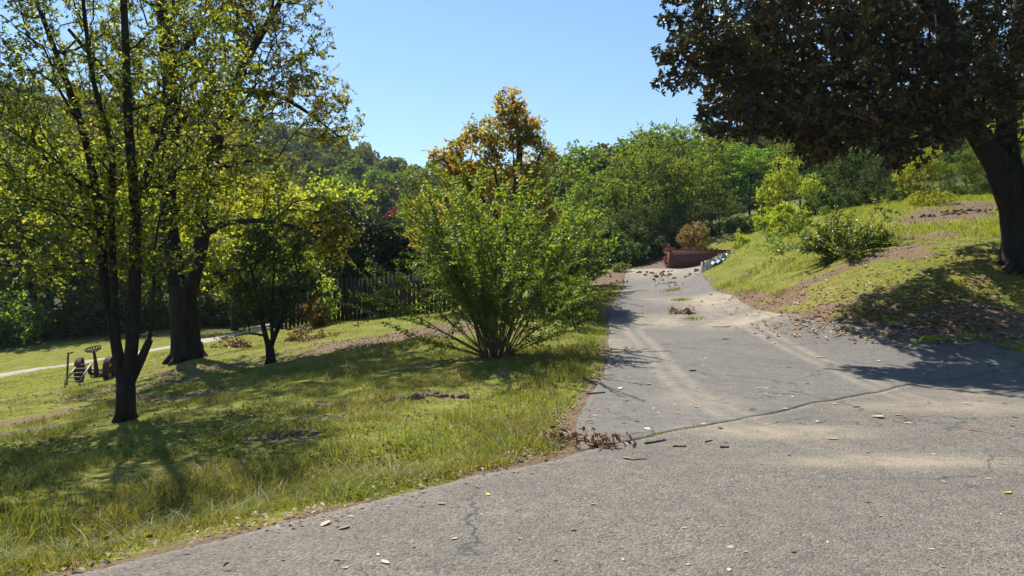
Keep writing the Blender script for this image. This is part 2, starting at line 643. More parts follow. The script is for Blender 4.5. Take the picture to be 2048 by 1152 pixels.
# ------------------------------------------------------------------ plan of the place (metres; camera at the origin looking along +Y)
ROAD_EDGE = [(-60, -52), (-30, -22.2), (-12, -5.0), (-2.5, 4.16), (0.1, 6.66), (0.6, 7.13), (3.4, 9.45), (6.3, 11.75), (9.5, 14.1), (20, 22), (45, 41), (90, 76)]
ROAD_W = 6.6
DL = [(0.6, 7.13), (.66, 8.2), (1.06, 10.3), (1.55, 12.5), (1.88, 14.8), (2.5, 20), (3.65, 26), (5.3, 36), (6.2, 41)]
DR = [(9.5, 14.1), (9.3, 14.6), (7.8, 15.5), (6.8, 17), (6.25, 20), (6.6, 25), (7.45, 31), (9.1, 36), (11.0, 41)]
edge = smooth_poly(ROAD_EDGE, .5, 4)
enrm = np.gradient(edge, axis=0)
enrm /= np.linalg.norm(enrm, axis=1)[:, None]
enrm = np.stack([enrm[:, 1], -enrm[:, 0]], 1)          # to the camera's side of the edge
road_poly = np.concatenate([edge, (edge + enrm * ROAD_W)[::-1]])
_ce = np.array(ROAD_EDGE, float)
_cn = np.gradient(_ce, axis=0)
_cn /= np.linalg.norm(_cn, axis=1)[:, None]
road_coarse = np.concatenate([_ce, (_ce + np.stack([_cn[:, 1], -_cn[:, 0]], 1) * ROAD_W)[::-1]])
dl = smooth_poly(DL, .4, 2)
dr = smooth_poly(DR, .4, 2)
drive_poly = np.concatenate([dl[::2], dl[-1:], dr[::-2], dr[:1]])
PATH = [W(-260, 800, 26), W(0, 752, 28), W(180, 724, 30), W(375, 690, 32), W(510, 663, 38), W(560, 655, 43)]
path_xy = smooth_poly([p[:2] for p in PATH], .8, 4)

ctrl = [(-6, 0, 0), (-2, 2, 0), (0, 4, 0), (3, 5, 0), (5, 8, 0), (9, 12, 0), (14, 16.5, 0), (25, 25, 0), (-20, -13, 0), (0, -10, 0), (20, 0, 0),
        (40, 32, 0.3), (10, 2, 0), (-40, -32, 0), (0, 0, 0), (3.4, 9.4, .02), (6.3, 11.7, .03), (9.5, 14.1, .08), (.6, 7.1, 0), (-2.6, 4.2, -.02),
        (-12, -5, 0), (-30, -10, -1.2), (-25, 5, -1.3), (-60, 10, -3), (60, -30, 0), (-60, -60, 0), (60, 20, 2)]
for a in [(250, 838, 11), (60, 900, 9), (0, 1000, 6.2), (500, 900, 7.9), (700, 850, 9), (900, 800, 10.3), (1050, 760, 11.8), (990, 717, 14.5), (1150, 700, 14.3),
          (650, 805, 10.5), (540, 727, 18), (375, 718, 21), (830, 690, 17), (720, 660, 22), (640, 650, 27), (880, 625, 27), (565, 655, 27.6), (375, 702, 26), (375, 696, 29), (480, 686, 27), (490, 673, 32), (440, 705, 23), (150, 777, 19.5), (560, 680, 23),
          (60, 800, 16), (0, 850, 13), (0, 752, 28), (180, 724, 30), (375, 690, 32), (510, 663, 38), (0, 705, 36), (330, 662, 42), (480, 652, 46), (-200, 790, 28),
          (1220, 690, 14.8), (1215, 640, 20), (1240, 590, 26), (1250, 547, 36), (1320, 538, 38), (2048, 690, 14.6), (2048, 640, 15.4), (2048, 590, 16.2), (2180, 640, 16.2), (2180, 560, 17.5), (1800, 667, 15.5), (1640, 648, 17),
          (1500, 622, 20), (1430, 590, 25), (1385, 555, 31), (1330, 532, 42), (1400, 542, 37), (2040, 522, 17.5), (1800, 592, 16.6), (1900, 545, 18), (1640, 602, 18.5), (1700, 507, 22),
          (1550, 542, 24), (1500, 500, 30), (1450, 530, 34), (1412, 546, 34), (1440, 528, 36.5), (1475, 508, 37.5), (1425, 526, 39), (1460, 510, 41.5), (1400, 533, 41), (1980, 400, 30), (1800, 415, 33), (1700, 425, 35), (1600, 450, 36), (1500, 475, 38), (1900, 455, 24),
          (1440, 483, 44), (1600, 440, 50), (1980, 400, 48), (2300, 490, 22), (2400, 420, 32), (1190, 590, 24), (1100, 602, 22), (1000, 612, 26), (760, 612, 35),
          (1250, 530, 46), (1150, 545, 40)]:
    ctrl.append(tuple(W(*a)))
ctrl += [(-60, 60, -1.5), (-30, 70, .5), (-20, 50, -.8), (0, 70, 2), (0, 100, 5), (-106, 160, 33), (-60, 170, 30), (-48, 178, 28), (-38, 182, 25), (-26, 186, 19),
         (-20, 190, 15), (-3, 200, 10), (-50, 95, 8), (-30, 120, 10), (-85, 105, 13), (-110, 60, 0), (-150, 110, 12), (-170, 190, 36), (11, 62, 4), (12, 100, 9), (26, 62, 8.5),
         (45, 100, 15), (20, 150, 14), (60, 60, 11), (90, 110, 20), (0, 300, 18), (-150, 320, 45), (150, 320, 40), (-300, 200, 40), (300, 100, 30), (0, 600, 30), (-400, -200, 0),
         (400, -200, 5), (0, -300, 0), (200, 20, 12), (-250, 0, -4)]
ctrl = np.array(ctrl)
_C = 2.5
_A = np.sqrt(((ctrl[:, None, :2] - ctrl[None, :, :2]) ** 2).sum(-1) + _C ** 2)
_B = np.concatenate([np.ones((len(ctrl), 1)), ctrl[:, :2] / 100], 1)
_K = np.zeros((len(ctrl) + 3, len(ctrl) + 3))
_K[:len(ctrl), :len(ctrl)] = _A - np.eye(len(ctrl)) * 0.15
_K[:len(ctrl), len(ctrl):] = _B
_K[len(ctrl):, :len(ctrl)] = _B.T
_wt = np.linalg.solve(_K, np.concatenate([ctrl[:, 2], [0, 0, 0]]))


def base_h(x, y):
    x = np.atleast_1d(np.asarray(x, float))
    y = np.atleast_1d(np.asarray(y, float))
    shp = x.shape
    xf, yf = x.ravel(), y.ravel()
    out = np.empty(len(xf))
    for i in range(0, len(xf), 40000):
        a, b = xf[i:i + 40000], yf[i:i + 40000]
        k = np.sqrt((a[:, None] - ctrl[None, :, 0]) ** 2 + (b[:, None] - ctrl[None, :, 1]) ** 2 + _C ** 2)
        out[i:i + 40000] = k @ _wt[:len(ctrl)] + _wt[-3] + (_wt[-2] * a + _wt[-1] * b) / 100
    out = out.reshape(shp)
    sd, _ = polydist(x, y, ROAD_EDGE)           # >0 lawn side, <0 road side
    far = np.clip(np.hypot(x, y) / 60, 0, 1)
    flat = sstep(.25, -.4, sd) * (1 - sstep(.5, 1, far))
    out = out * (1 - flat) + 0.0 * flat
    # shallow ditch between lawn and road, left of the driveway
    dd = np.exp(-((sd - 1.15) / .55) ** 2) * sstep(.9, -.8, x) * (1 - sstep(-14, -22, x))
    return out - .17 * dd


SOIL = [(820, 668, 3.2, .9, .75), (760, 680, 2.2, .5, .6), (640, 690, 1.8, .35, .6), (430, 735, 1.8, .6, .55), (330, 735, 1.2, .6, .5), (560, 880, .8, .2, .85), (845, 800, .6, .12, .9), (700, 835, .9, .14, .7),
        (1700, 605, 1.3, .25, .6), (1545, 610, .9, .6, .9), (1480, 590, .6, .7, .8), (1640, 625, .7, .4, .7), (1770, 508, 1.7, .3, .7), (1690, 522, .9, .22, .65), (1610, 570, .9, .3, .65), (1900, 430, 2.6, 1.0, .8), (1990, 415, 2.0, 1.2, .75),
        (1880, 470, 1.8, .6, .7), (1215, 560, 1.0, 2.0, .9), (1235, 545, .7, 2.0, .9), (1300, 533, 3, 1.6, .85), (1110, 920, .45, .35, .7), (1190, 830, .2, 1.0, .8), (1500, 605, 1.0, .6, .9), (1850, 640, 1.3, .35, .8), (1950, 650, 1.6, .5, .8)]


def ground_pt(px, py):
    d = np.concatenate([np.arange(3, 30, .04), np.arange(30, 80, .2)])
    x = (px - 1024) / FPX * d
    z = CAMZ - (py - HY) / FPX * d
    h = base_h(x, d)
    k = np.argmax(z <= h)
    if z[k] > h[k]:
        k = len(d) - 1
    return np.array([x[k], d[k], h[k]])


SOIL_W = [(ground_pt(a, b), rx, ry, s) for a, b, rx, ry, s in SOIL]


def soil_mask(x, y):
    m = np.zeros(np.shape(x))
    wob = (fbm(x, y, .9, 4, 11) - .5) * 1.5
    for p, rx, ry, s in SOIL_W:
        q = np.hypot((x - p[0]) / rx, (y - p[1]) / (ry * 1.6))
        m = np.maximum(m, s * sstep(1.25, .45, q + wob * 1.1))
    sd = -np.maximum(sdf_poly(x, y, road_coarse), sdf_poly(x, y, drive_poly))
    m = np.maximum(m, .62 * sstep(.62, .72, fbm(x, y, .75, 4, 37)) * sstep(70, 40, np.hypot(x, y)) * sstep(24, 16, np.asarray(y) - np.clip(x, 0, 9)))
    m = np.maximum(m, .75 * sstep(.32, .05, sd + (fbm(x, y, 2, 2, 4) - .5) * .4))
    return m


def pave_sd(x, y):
    return np.maximum(sdf_poly(x, y, road_coarse), sdf_poly(x, y, drive_poly))


def ground_h(x, y):
    x = np.atleast_1d(np.asarray(x, float))
    y = np.atleast_1d(np.asarray(y, float))
    h = base_h(x, y)
    sd = pave_sd(x, y)
    r = np.hypot(x, y)
    amp = .085 * sstep(0, 1.2, -sd) * (1 - sstep(60, 120, r))
    h = h + amp * ((fbm(x, y, .8, 3, 2) - .5) * 1.6 + (vnoise(x, y, 3.3, 8) - .5) * .6)
    return h - .075 * sstep(-.02, .12, sd)


def pave_z(x, y):
    return base_h(x, y) + .0125 + (fbm(np.atleast_1d(x), np.atleast_1d(y), .5, 2, 31) - .5) * .02


def gh(x, y):
    return float(ground_h(x, y)[0])


def stretched(a0, a1, step, lo, hi, g=1.09):
    core = list(np.arange(a0, a1 + 1e-6, step))
    s, v = step, core[-1]
    while v < hi:
        s *= g
        v += s
        core.append(v)
    s, v = step, core[0]
    pre = []
    while v > lo:
        s *= g
        v -= s
        pre.append(v)
    return np.array(pre[::-1] + core)


gx = stretched(-13, 14, .14, -620, 620)
gy = stretched(3, 30, .14, -320, 900)
GX, GY = np.meshgrid(gx, gy)
soilg = soil_mask(GX, GY)
clod = (fbm(GX, GY, 4.2, 3, 21) - .45) * .14 * np.clip(soilg - .35, 0, 1) * sstep(.15, .5, -pave_sd(GX, GY))
GZ = ground_h(GX, GY) + clod
nx, ny = len(gx), len(gy)
idx = np.arange(nx * ny).reshape(ny, nx)
quads = np.stack([idx[:-1, :-1], idx[:-1, 1:], idx[1:, 1:], idx[1:, :-1]], -1).reshape(-1, 4)
gm = np_mesh('ground', np.stack([GX, GY, GZ], -1).reshape(-1, 3), quads, np.full(len(quads), 4), True)
at = gm.attributes.new('soil', 'FLOAT', 'POINT')
at.data.foreach_set('value', soilg.ravel().astype(np.float32))
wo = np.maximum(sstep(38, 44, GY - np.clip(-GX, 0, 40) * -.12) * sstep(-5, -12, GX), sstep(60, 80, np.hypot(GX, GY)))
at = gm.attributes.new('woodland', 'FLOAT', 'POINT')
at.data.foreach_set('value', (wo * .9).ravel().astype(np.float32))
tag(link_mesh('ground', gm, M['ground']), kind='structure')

# ------------------------------------------------------------------ road, driveway, path
TRACKS = [[(1300, 640), (1262, 660), (1300, 700), (1335, 745), (1385, 790), (1470, 835), (1600, 880), (1760, 930), (2048, 985)],
          [(1400, 622), (1500, 652), (1570, 690), (1650, 728), (1740, 770), (1900, 820), (2060, 870)]]
TRW = []
for tr in TRACKS:
    TRW.append(smooth_poly([ground_pt(*p)[:2] for p in tr], .25, 4))


def pave_attrs(me, x, y):
    tr = np.zeros(x.shape)
    rib = np.zeros(x.shape)
    for k, t in enumerate(TRW):
        d, al = polydist(x, y, t)
        L = np.sum(np.linalg.norm(np.diff(t, axis=0), axis=1))
        wgt = np.clip(1.25 - np.abs(np.abs(d) - .15) / .12, 0, 1) * sstep(0, .6, al) * (1 - sstep(L * .75, L * 1.0, al))
        m = np.abs(d) < .6
        tr = np.where(wgt > tr, wgt, tr)
        rib = np.where(m, al + np.where(d > 0, .03, 0) + np.abs(d) * .35, rib)
    du = np.zeros(x.shape)
    for px, py, rx, ry, s in [(1330, 645, 1.6, 1.3, .75), (1500, 640, 1.6, 1.2, .95), (1300, 540, 3.5, 4.5, .95), (1430, 600, 1.3, 3.0, .9), (1560, 865, 1.3, .5, .85), (1780, 925, 1.4, .35, .8),
                              (1900, 815, 1.7, .6, .8), (1400, 800, .7, .8, .45), (1960, 790, 1.0, .6, .5), (1230, 690, .5, 2.0, .55), (1340, 600, 1.6, 2, .5)]:
        p = ground_pt(px, py)
        q = np.hypot((x - p[0]) / rx, (y - p[1]) / ry)
        du = np.maximum(du, s * sstep(1.2, .2, q))
    sd = np.maximum(-polydist(x, y, ROAD_EDGE)[0], 0)
    for n, v in (('track', tr), ('rib', rib), ('dust', du)):
        a = me.attributes.new(n, 'FLOAT', 'POINT')
        a.data.foreach_set('value', v.ravel().astype(np.float32))


def strip(name, L, Rr, m, mat, lift, skirt=.1):
    t = np.linspace(0, 1, m)[None, :, None]
    P = L[:, None, :] * (1 - t) + Rr[:, None, :] * t
    P = np.concatenate([P[:, :1], P, P[:, -1:]], 1)
    z = base_h(P[..., 0], P[..., 1]) + lift + (fbm(P[..., 0], P[..., 1], .5, 2, 31) - .5) * .02
    z[:, 0] -= skirt
    z[:, -1] -= skirt
    V = np.concatenate([P, z[..., None]], -1)
    n, mm = V.shape[:2]
    ix = np.arange(n * mm).reshape(n, mm)
    q = np.stack([ix[:-1, :-1], ix[:-1, 1:], ix[1:, 1:], ix[1:, :-1]], -1).reshape(-1, 4)
    me = np_mesh(name, V.reshape(-1, 3), q, np.full(len(q), 4), True)
    pave_attrs(me, P[..., 0].ravel(), P[..., 1].ravel())
    return tag(link_mesh(name, me, mat), kind='structure')


def jit_edge(p, amp, s, seed):
    g = np.gradient(p, axis=0)
    g /= np.linalg.norm(g, axis=1)[:, None]
    nrm = np.stack([g[:, 1], -g[:, 0]], 1)
    k = (fbm(p[:, 0], p[:, 1], s, 3, seed) - .5) * 2 * amp
    return p + nrm * k[:, None]


# road strip: fine near the camera
er = np.concatenate([polyres(edge[edge[:, 0] < -6], 1.0), polyres(edge[(edge[:, 0] >= -6) & (edge[:, 0] < 13)], .06), polyres(edge[edge[:, 0] >= 13], 1.0)])
eg = np.gradient(er, axis=0)
eg /= np.linalg.norm(eg, axis=1)[:, None]
en = np.stack([eg[:, 1], -eg[:, 0]], 1)
kj = (fbm(er[:, 0], er[:, 1], 1.4, 4, 41) - .5) * .16
er_in = er + en * (kj[:, None] + .03)
strip('road', er_in, er + en * ROAD_W, 70, M['road'], .012)
# driveway: first row follows the seam along the road
nrow = 330
Lp = jit_edge(polyres(dl, .01)[np.linspace(0, len(polyres(dl, .01)) - 1, nrow).astype(int)], .07, 1.1, 51)
Rp = jit_edge(polyres(dr, .01)[np.linspace(0, len(polyres(dr, .01)) - 1, nrow).astype(int)], .12, .9, 61)
mcol = 80
tt = np.linspace(0, 1, mcol)[None, :, None]
PD = Lp[:, None, :] * (1 - tt) + Rp[:, None, :] * tt
sd0, al0 = polydist(PD[0, :, 0], PD[0, :, 1], er_in)
# snap the first row on the seam with a narrow open joint, and ease the next rows
k = np.argmin(((PD[0][:, None] - er_in[None]) ** 2).sum(-1), 1)
snap = er_in[k] - en[k] * (.008 + .014 * vnoise(PD[0, :, 0], PD[0, :, 1], 5, 3))[:, None]
off = snap - PD[0]
for i in range(14):
    PD[i] += off * (1 - i / 14)
P2 = np.concatenate([PD[:, :1], PD, PD[:, -1:]], 1)
P2 = np.concatenate([P2[:1], P2], 0)
zz = base_h(P2[..., 0], P2[..., 1]) + .0125 + (fbm(P2[..., 0], P2[..., 1], .5, 2, 31) - .5) * .02
zz[:, 0] -= .1
zz[:, -1] -= .1
zz[0] -= .1
V2 = np.concatenate([P2, zz[..., None]], -1)
ix = np.arange(V2.shape[0] * V2.shape[1]).reshape(V2.shape[:2])
q2 = np.stack([ix[:-1, :-1], ix[:-1, 1:], ix[1:, 1:], ix[1:, :-1]], -1).reshape(-1, 4)
dme = np_mesh('driveway', V2.reshape(-1, 3), q2, np.full(len(q2), 4), True)
pave_attrs(dme, P2[..., 0].ravel(), P2[..., 1].ravel())
tag(link_mesh('driveway', dme, M['drive']), kind='structure')
# park path across the lower field
pg = np.gradient(path_xy, axis=0)
pg /= np.linalg.norm(pg, axis=1)[:, None]
pn = np.stack([pg[:, 1], -pg[:, 0]], 1)
pa, pb = path_xy - pn * 1.1, path_xy + pn * 1.1
tt = np.linspace(-.02, 1.02, 9)[None, :, None]
PP = pa[:, None] * (1 - tt) + pb[:, None] * tt
pz = ground_h(PP[..., 0], PP[..., 1]) + .06
pz[:, 0] -= .12
pz[:, -1] -= .12
ix = np.arange(PP.shape[0] * 9).reshape(PP.shape[0], 9)
q2 = np.stack([ix[:-1, :-1], ix[:-1, 1:], ix[1:, 1:], ix[1:, :-1]], -1).reshape(-1, 4)
tag(link_mesh('path', np_mesh('path', np.concatenate([PP, pz[..., None]], -1).reshape(-1, 3), q2, np.full(len(q2), 4), True), M['path']), kind='structure')

# ------------------------------------------------------------------ plants: leaves, branches, trees
def unit(v):
    return v / (np.linalg.norm(v, axis=-1, keepdims=True) + 1e-9)


def leaf_arrays(C, rs, size, aspect=.5, up=.5, axis=None, shape='diamond', fold=.18, curl=.0):
    """one small folded blade per centre; returns verts, loops, sizes"""
    n = len(C)
    L = rs.uniform(size[0], size[1], n)[:, None]
    nr = unit(rs.normal(size=(n, 3)) + np.array([0, 0, 1.0]) * up * 2.2)
    ax = rs.normal(size=(n, 3)) if axis is None else axis + rs.normal(size=(n, 3)) * .35
    ax = unit(ax - nr * (ax * nr).sum(1, keepdims=True))
    sd = np.cross(nr, ax)
    w = L * aspect * .5
    f = fold * L
    if shape == 'diamond':
        v = np.stack([C - ax * L * .5, C + sd * w + nr * f * .5, C + ax * L * .5 - nr * curl * L, C - sd * w + nr * f * .5], 1)
        b = (np.arange(n) * 4)[:, None]
        lp = np.concatenate([b + np.array([0, 2, 1]), b + np.array([0, 3, 2])], 1)
        return v.reshape(-1, 3), lp.reshape(-1), np.full(2 * n, 3)
    lw = w * .92
    v = np.stack([C - ax * L * .5, C - ax * L * .17 + sd * lw + nr * f * .45, C + ax * L * .2 + sd * lw * .9 + nr * f * .4 - nr * curl * L * .3, C + ax * L * .5 - nr * curl * L,
                  C + ax * L * .2 - sd * lw * .9 + nr * f * .4 - nr * curl * L * .3, C - ax * L * .17 - sd * lw + nr * f * .45], 1)
    b = (np.arange(n) * 6)[:, None]
    lp = np.concatenate([b + np.array([0, 3, 2, 1]), b + np.array([0, 5, 4, 3])], 1)
    return v.reshape(-1, 3), lp.reshape(-1), np.full(2 * n, 4)


def grow(stems, targets, rs, bf=.35, seg=.25, rtip=.004, pw=.45, sag=.06, wig=.05):
    """greedy branching: each target joins the nearest point of the tree"""
    cap = 60000
    P = np.zeros((cap, 3))
    par = np.full(cap, -1)
    pl = np.zeros(cap)
    fr = np.zeros(cap)
    n = 0
    for st in stems:
        st = np.asarray(st, float)
        pr = -1
        if n > 0:
            pr = int(np.argmin(((P[:n] - st[0, :3]) ** 2).sum(1)))
        for q in st:
            P[n] = q[:3]
            par[n] = pr
            pl[n] = 0 if pr < 0 else pl[pr] + np.linalg.norm(P[n] - P[pr])
            fr[n] = q[3]
            pr = n
            n += 1
    nstem = n
    root = P[0]
    order = np.argsort(((targets - P[:n].mean(0)) ** 2).sum(1))
    tips = []
    for ti in order:
        p = targets[ti]
        d = np.sqrt(((P[:n] - p) ** 2).sum(1))
        c = d + bf * pl[:n] + .35 * np.clip(P[:n, 2] - p[2] + .1, 0, 9)
        j = int(np.argmin(c))
        m = max(1, int(d[j] / seg))
        a = P[j].copy()
        side = rs.normal(size=3) * wig * d[j]
        prev = j
        for i in range(1, m + 1):
            t = i / m
            if n >= cap - 1:
                break
            P[n] = a * (1 - t) + p * t + (side + np.array([0, 0, sag * d[j]])) * math.sin(math.pi * t) * (0 if i == m else 1) + (rs.normal(size=3) * seg * .06 if i < m else 0)
            par[n] = prev
            pl[n] = pl[prev] + np.linalg.norm(P[n] - P[prev])
            prev = n
            n += 1
        tips.append(prev)
    cnt = np.zeros(n)
    for t in tips:
        cnt[t] += 1
    for i in range(n - 1, 0, -1):
        if par[i] >= 0:
            cnt[par[i]] += cnt[i]
    rad = rtip * np.maximum(cnt, 1) ** pw
    rad[:nstem] = fr[:nstem]
    for i in range(nstem, n):
        rad[i] = min(rad[i], rad[par[i]] * .85)
    return P[:n], par[:n], rad, nstem, np.array(tips)


def edge_tubes(P, par, rad, start, sides=4):
    i = np.arange(start, len(P))
    i = i[par[i] >= 0]
    a, b = P[par[i]], P[i]
    d = unit(b - a)
    ref = np.where(np.abs(d[:, 2:3]) > .8, np.array([[1.0, 0, 0]]), np.array([[0, 0, 1.0]]))
    u = unit(np.cross(d, ref))
    w = np.cross(d, u)
    rb = rad[i]
    ra = np.minimum(rad[par[i]], rb * 1.5)
    ang = np.linspace(0, 2 * np.pi, sides, endpoint=False)
    ca, sa = np.cos(ang), np.sin(ang)
    ring = u[:, None] * ca[None, :, None] + w[:, None] * sa[None, :, None]
    va = a[:, None] + ring * ra[:, None, None]
    vb = b[:, None] + ring * rb[:, None, None]
    v = np.concatenate([va, vb], 1).reshape(-1, 3)
    base = (np.arange(len(i)) * sides * 2)[:, None, None]
    k = np.arange(sides)
    k2 = (k + 1) % sides
    q = np.stack([k, k2, sides + k2, sides + k], -1)[None] + base
    return v, q.reshape(-1), np.full(len(i) * sides, 4)


def blob_points(blobs, rs):
    out = []
    for c, r, n, *sh in blobs:
        shell = sh[0] if sh else .5
        d = unit(rs.normal(size=(n, 3)))
        k = rs.uniform(0, 1, n) ** (1 / 3)
        k = k * (1 - shell) + (1 - (1 - k) * .35) * shell
        out.append(np.asarray(c) + d * k[:, None] * np.asarray(r))
    return np.concatenate(out)


def stem_w(px_list, dep, base):
    """list of (px, py, r[, depth offset]) -> local polyline"""
    out = []
    for q in px_list:
        p = W(q[0], q[1], dep + (q[3] if len(q) > 3 else 0)) - base
        out.append((*p, q[2]))
    return out


def tube_stem(mb, st, n=10, noise=.06, seed=0, step=.18):
    st = np.asarray(st, float)
    if len(st) < 2:
        return
    p = smooth_poly(st, step, 3)
    mb.tube(p[:, :3], p[:, 3], n, True, noise, seed)


def tree(name, label, cat, base, stems, blobs, leaf, bark, lmat, seed=1, group=None, bf=.35, seg=.25, rtip=.004, pw=.45, flare=None, trunk_sides=12, per=30, rc=.25, size=(.06, .09),
         aspect=.5, up=.4, shape='diamond', flat=.7, hang=0.0, bsides=4, sag=.06, keep=None, tnoise=.06, curl=.1, wig=.05, twigs=True):
    rs = np.random.RandomState(seed)
    np.random.seed(seed)
    root = empty(name, base, label, cat, group)
    mb = MB()
    for i, st in enumerate(stems):
        tube_stem(mb, st, trunk_sides, tnoise, seed + i)
    if flare:
        r0, r1, h = flare
        k = 9
        for a in range(k):
            an = a * 2 * math.pi / k + rs.uniform(-.25, .25)
            rr = r1 * rs.uniform(.8, 1.15)
            dxy = np.array([math.cos(an), math.sin(an), 0])
            pts = [np.array([0, 0, h]) + dxy * r0 * .72, np.array([0, 0, h * .45]) + dxy * r0 * .86, np.array([0, 0, h * .12]) + dxy * (r0 + (rr - r0) * .5), np.array([0, 0, -.08]) + dxy * rr]
            pts = polyres(np.array(pts), .1)
            mb.tube(pts, np.linspace(r0 * .3, r0 * .24, len(pts)), 7, True, .08, seed + a)
    mb.build('trunk', bark, root, True)
    T = blob_points(blobs, rs)
    if keep is not None:
        T = T[keep(T)]
    P, par, rad, ns, tips = grow([polyres(np.asarray(s, float), seg) for s in stems], T, rs, bf, seg, rtip, pw, sag, wig)
    v, l, s = edge_tubes(P, par, rad, ns, bsides)
    tag(link_mesh('branches', np_mesh('branches', v, l, s, True), bark, root), kind='stuff')
    # short twigs at the ends of the branches, leaves set along them
    tp = P[tips]
    pp = P[par[tips]]
    kt = max(3, per // 7)
    lp_ = max(2, per // kt)
    o0 = np.repeat(tp, kt, 0) + rs.uniform(-1, .1, (len(tp) * kt, 1)) * np.repeat(tp - pp, kt, 0)
    td = unit(rs.normal(size=o0.shape) * np.array([1, 1, flat]) + .7 * unit(np.repeat(tp - pp, kt, 0)) + np.array([0, 0, -.6 * hang / (rc + .01)]))
    tl_ = rs.uniform(.5, 1.9, (len(o0), 1)) * rc
    o1 = o0 + td * tl_
    if twigs:
        nn_ = len(o0)
        v, l, s = edge_tubes(np.concatenate([o0, o1]), np.concatenate([np.full(nn_, -1), np.arange(nn_)]), np.full(2 * nn_, rtip * .7), nn_, 3)
        tag(link_mesh('twigs', np_mesh('twigs', v, l, s), bark, root), kind='stuff')
    tt_ = rs.uniform(.15, 1.05, (len(o0), lp_, 1))
    C = o0[:, None] + (o1 - o0)[:, None] * tt_
    td_ = np.repeat(td[:, None], lp_, 1)
    ax = unit(td_ * .6 + rs.normal(size=td_.shape) * .7 + np.array([0, 0, -.35 - hang * 2]))
    C = (C + ax * np.mean(size) * .5).reshape(-1, 3)
    ax = ax.reshape(-1, 3) * 2.0
    v, l, s = leaf_arrays(C, rs, size, aspect, up, ax, shape, .18, curl)
    tag(link_mesh('crown', np_mesh('crown', v, l, s), lmat, root), kind='stuff')
    return root


def shoot_leaves(paths, rs, gap, size, aspect, C_out, A_out, start=.25, spread=.9):
    """opposite pairs of leaves along a shoot"""
    for p in paths:
        L = np.sum(np.linalg.norm(np.diff(p, axis=0), axis=1))
        n = max(3, int(L * (1 - start) / gap))
        t = np.linspace(start, 1, n)
        s = np.linspace(0, 1, len(p))
        q = np.stack([np.interp(t, s, p[:, i]) for i in range(3)], 1)
        g = unit(np.gradient(q, axis=0))
        for k in (-1, 1):
            side = unit(np.cross(g, np.array([0, 0, 1.0])) + 1e-6)
            alt = np.where((np.arange(n) % 2 == 0)[:, None], side, unit(np.cross(g, side)))
            a = unit(alt * k * spread + g * .6 + rs.normal(size=g.shape) * .25)
            C_out.append(q + a * size * .5)
            A_out.append(a)


def arch(p0, d0, length, rs, droop=.5, n=9, wob=.04):
    d0 = unit(np.asarray(d0, float))
    pts = [np.asarray(p0, float)]
    d = d0.copy()
    st = length / (n - 1)
    for i in range(n - 1):
        d = unit(d + np.array([0, 0, -droop * st]) + rs.normal(size=3) * wob)
        pts.append(pts[-1] + d * st)
    return np.array(pts)


def gbase(px, py):
    p = ground_pt(px, py)
    p[2] = gh(p[0], p[1]) - .03
    return p


def at_depth(px, d):
    x = (px - 1024) / FPX * d
    return np.array([x, d, gh(x, d) - .03])

# ---- left foreground tree with several stems
b = at_depth(250, 11.0)
D = 11.0
st = [stem_w([(250, 842, .15), (250, 815, .128), (251, 780, .125), (250, 752, .125)], D, b),
      stem_w([(246, 768, .09), (236, 720, .078), (226, 650, .07), (207, 560, .066), (203, 450, .062, .2), (188, 350, .055, .3), (160, 230, .045, .3), (120, 120, .038, .5), (60, -40, .03, .6), (20, -150, .02, .8)], D, b),
      stem_w([(232, 690, .06), (227, 560, .055, -.1), (222, 420, .05, -.2), (230, 300, .04, -.3), (190, 180, .034, -.5), (170, 20, .025, -.6), (160, -160, .015, -.7)], D, b),
      stem_w([(254, 765, .1), (264, 690, .088), (269, 600, .085), (271, 500, .08), (271, 400, .072, -.1), (258, 250, .06, -.3), (255, 120, .052, -.4), (248, -60, .04, -.5), (240, -200, .02, -.5)], D, b),
      stem_w([(271, 405, .05, -.1), (305, 320, .045, .2), (335, 250, .04, .5), (348, 110, .032, .8), (350, -80, .02, 1.0)], D, b),
      stem_w([(256, 772, .07), (272, 738, .062), (288, 708, .056), (298, 680, .052)], D, b),
      stem_w([(293, 700, .034), (303, 668, .03), (308, 600, .024), (306, 520, .018), (320, 430, .01)], D, b)]
bl = [(W(230, 150, 11) - b, (1.9, 1.7, 2.4), 460, .4), (W(90, 260, 10.6) - b, (1.5, 1.4, 1.5), 230, .3), (W(390, 220, 11.6) - b, (1.2, 1.3, 1.7), 190, .3),
      (W(160, 460, 11) - b, (1.5, 1.3, .9), 170, .3), (W(340, 450, 11) - b, (1.1, 1.0, .9), 90, .3), (W(150, -120, 11.3) - b, (2.3, 1.8, 1.2), 220, .3), (W(20, -220, 11.8) - b, (2.0, 2.0, 1.3), 260, .3), (W(-40, 330, 11) - b, (1.0, 1.0, 1.5), 90, .3)]  # topmost left crown mass, out of view, added to shade the lawn
tree('multi_stem_tree', 'slender tree splitting into several dark stems above a low fork, front left of the lawn', 'tree', b, st, bl, None, M['bark_dark'], M['lf_left'], 11,
     bf=.3, seg=.2, rtip=.0034, pw=.48, per=20, rc=.17, size=(.045, .085), aspect=.55, up=.3, tnoise=.05, flare=(.125, .2, .22), bsides=4, sag=.04, wig=.09)

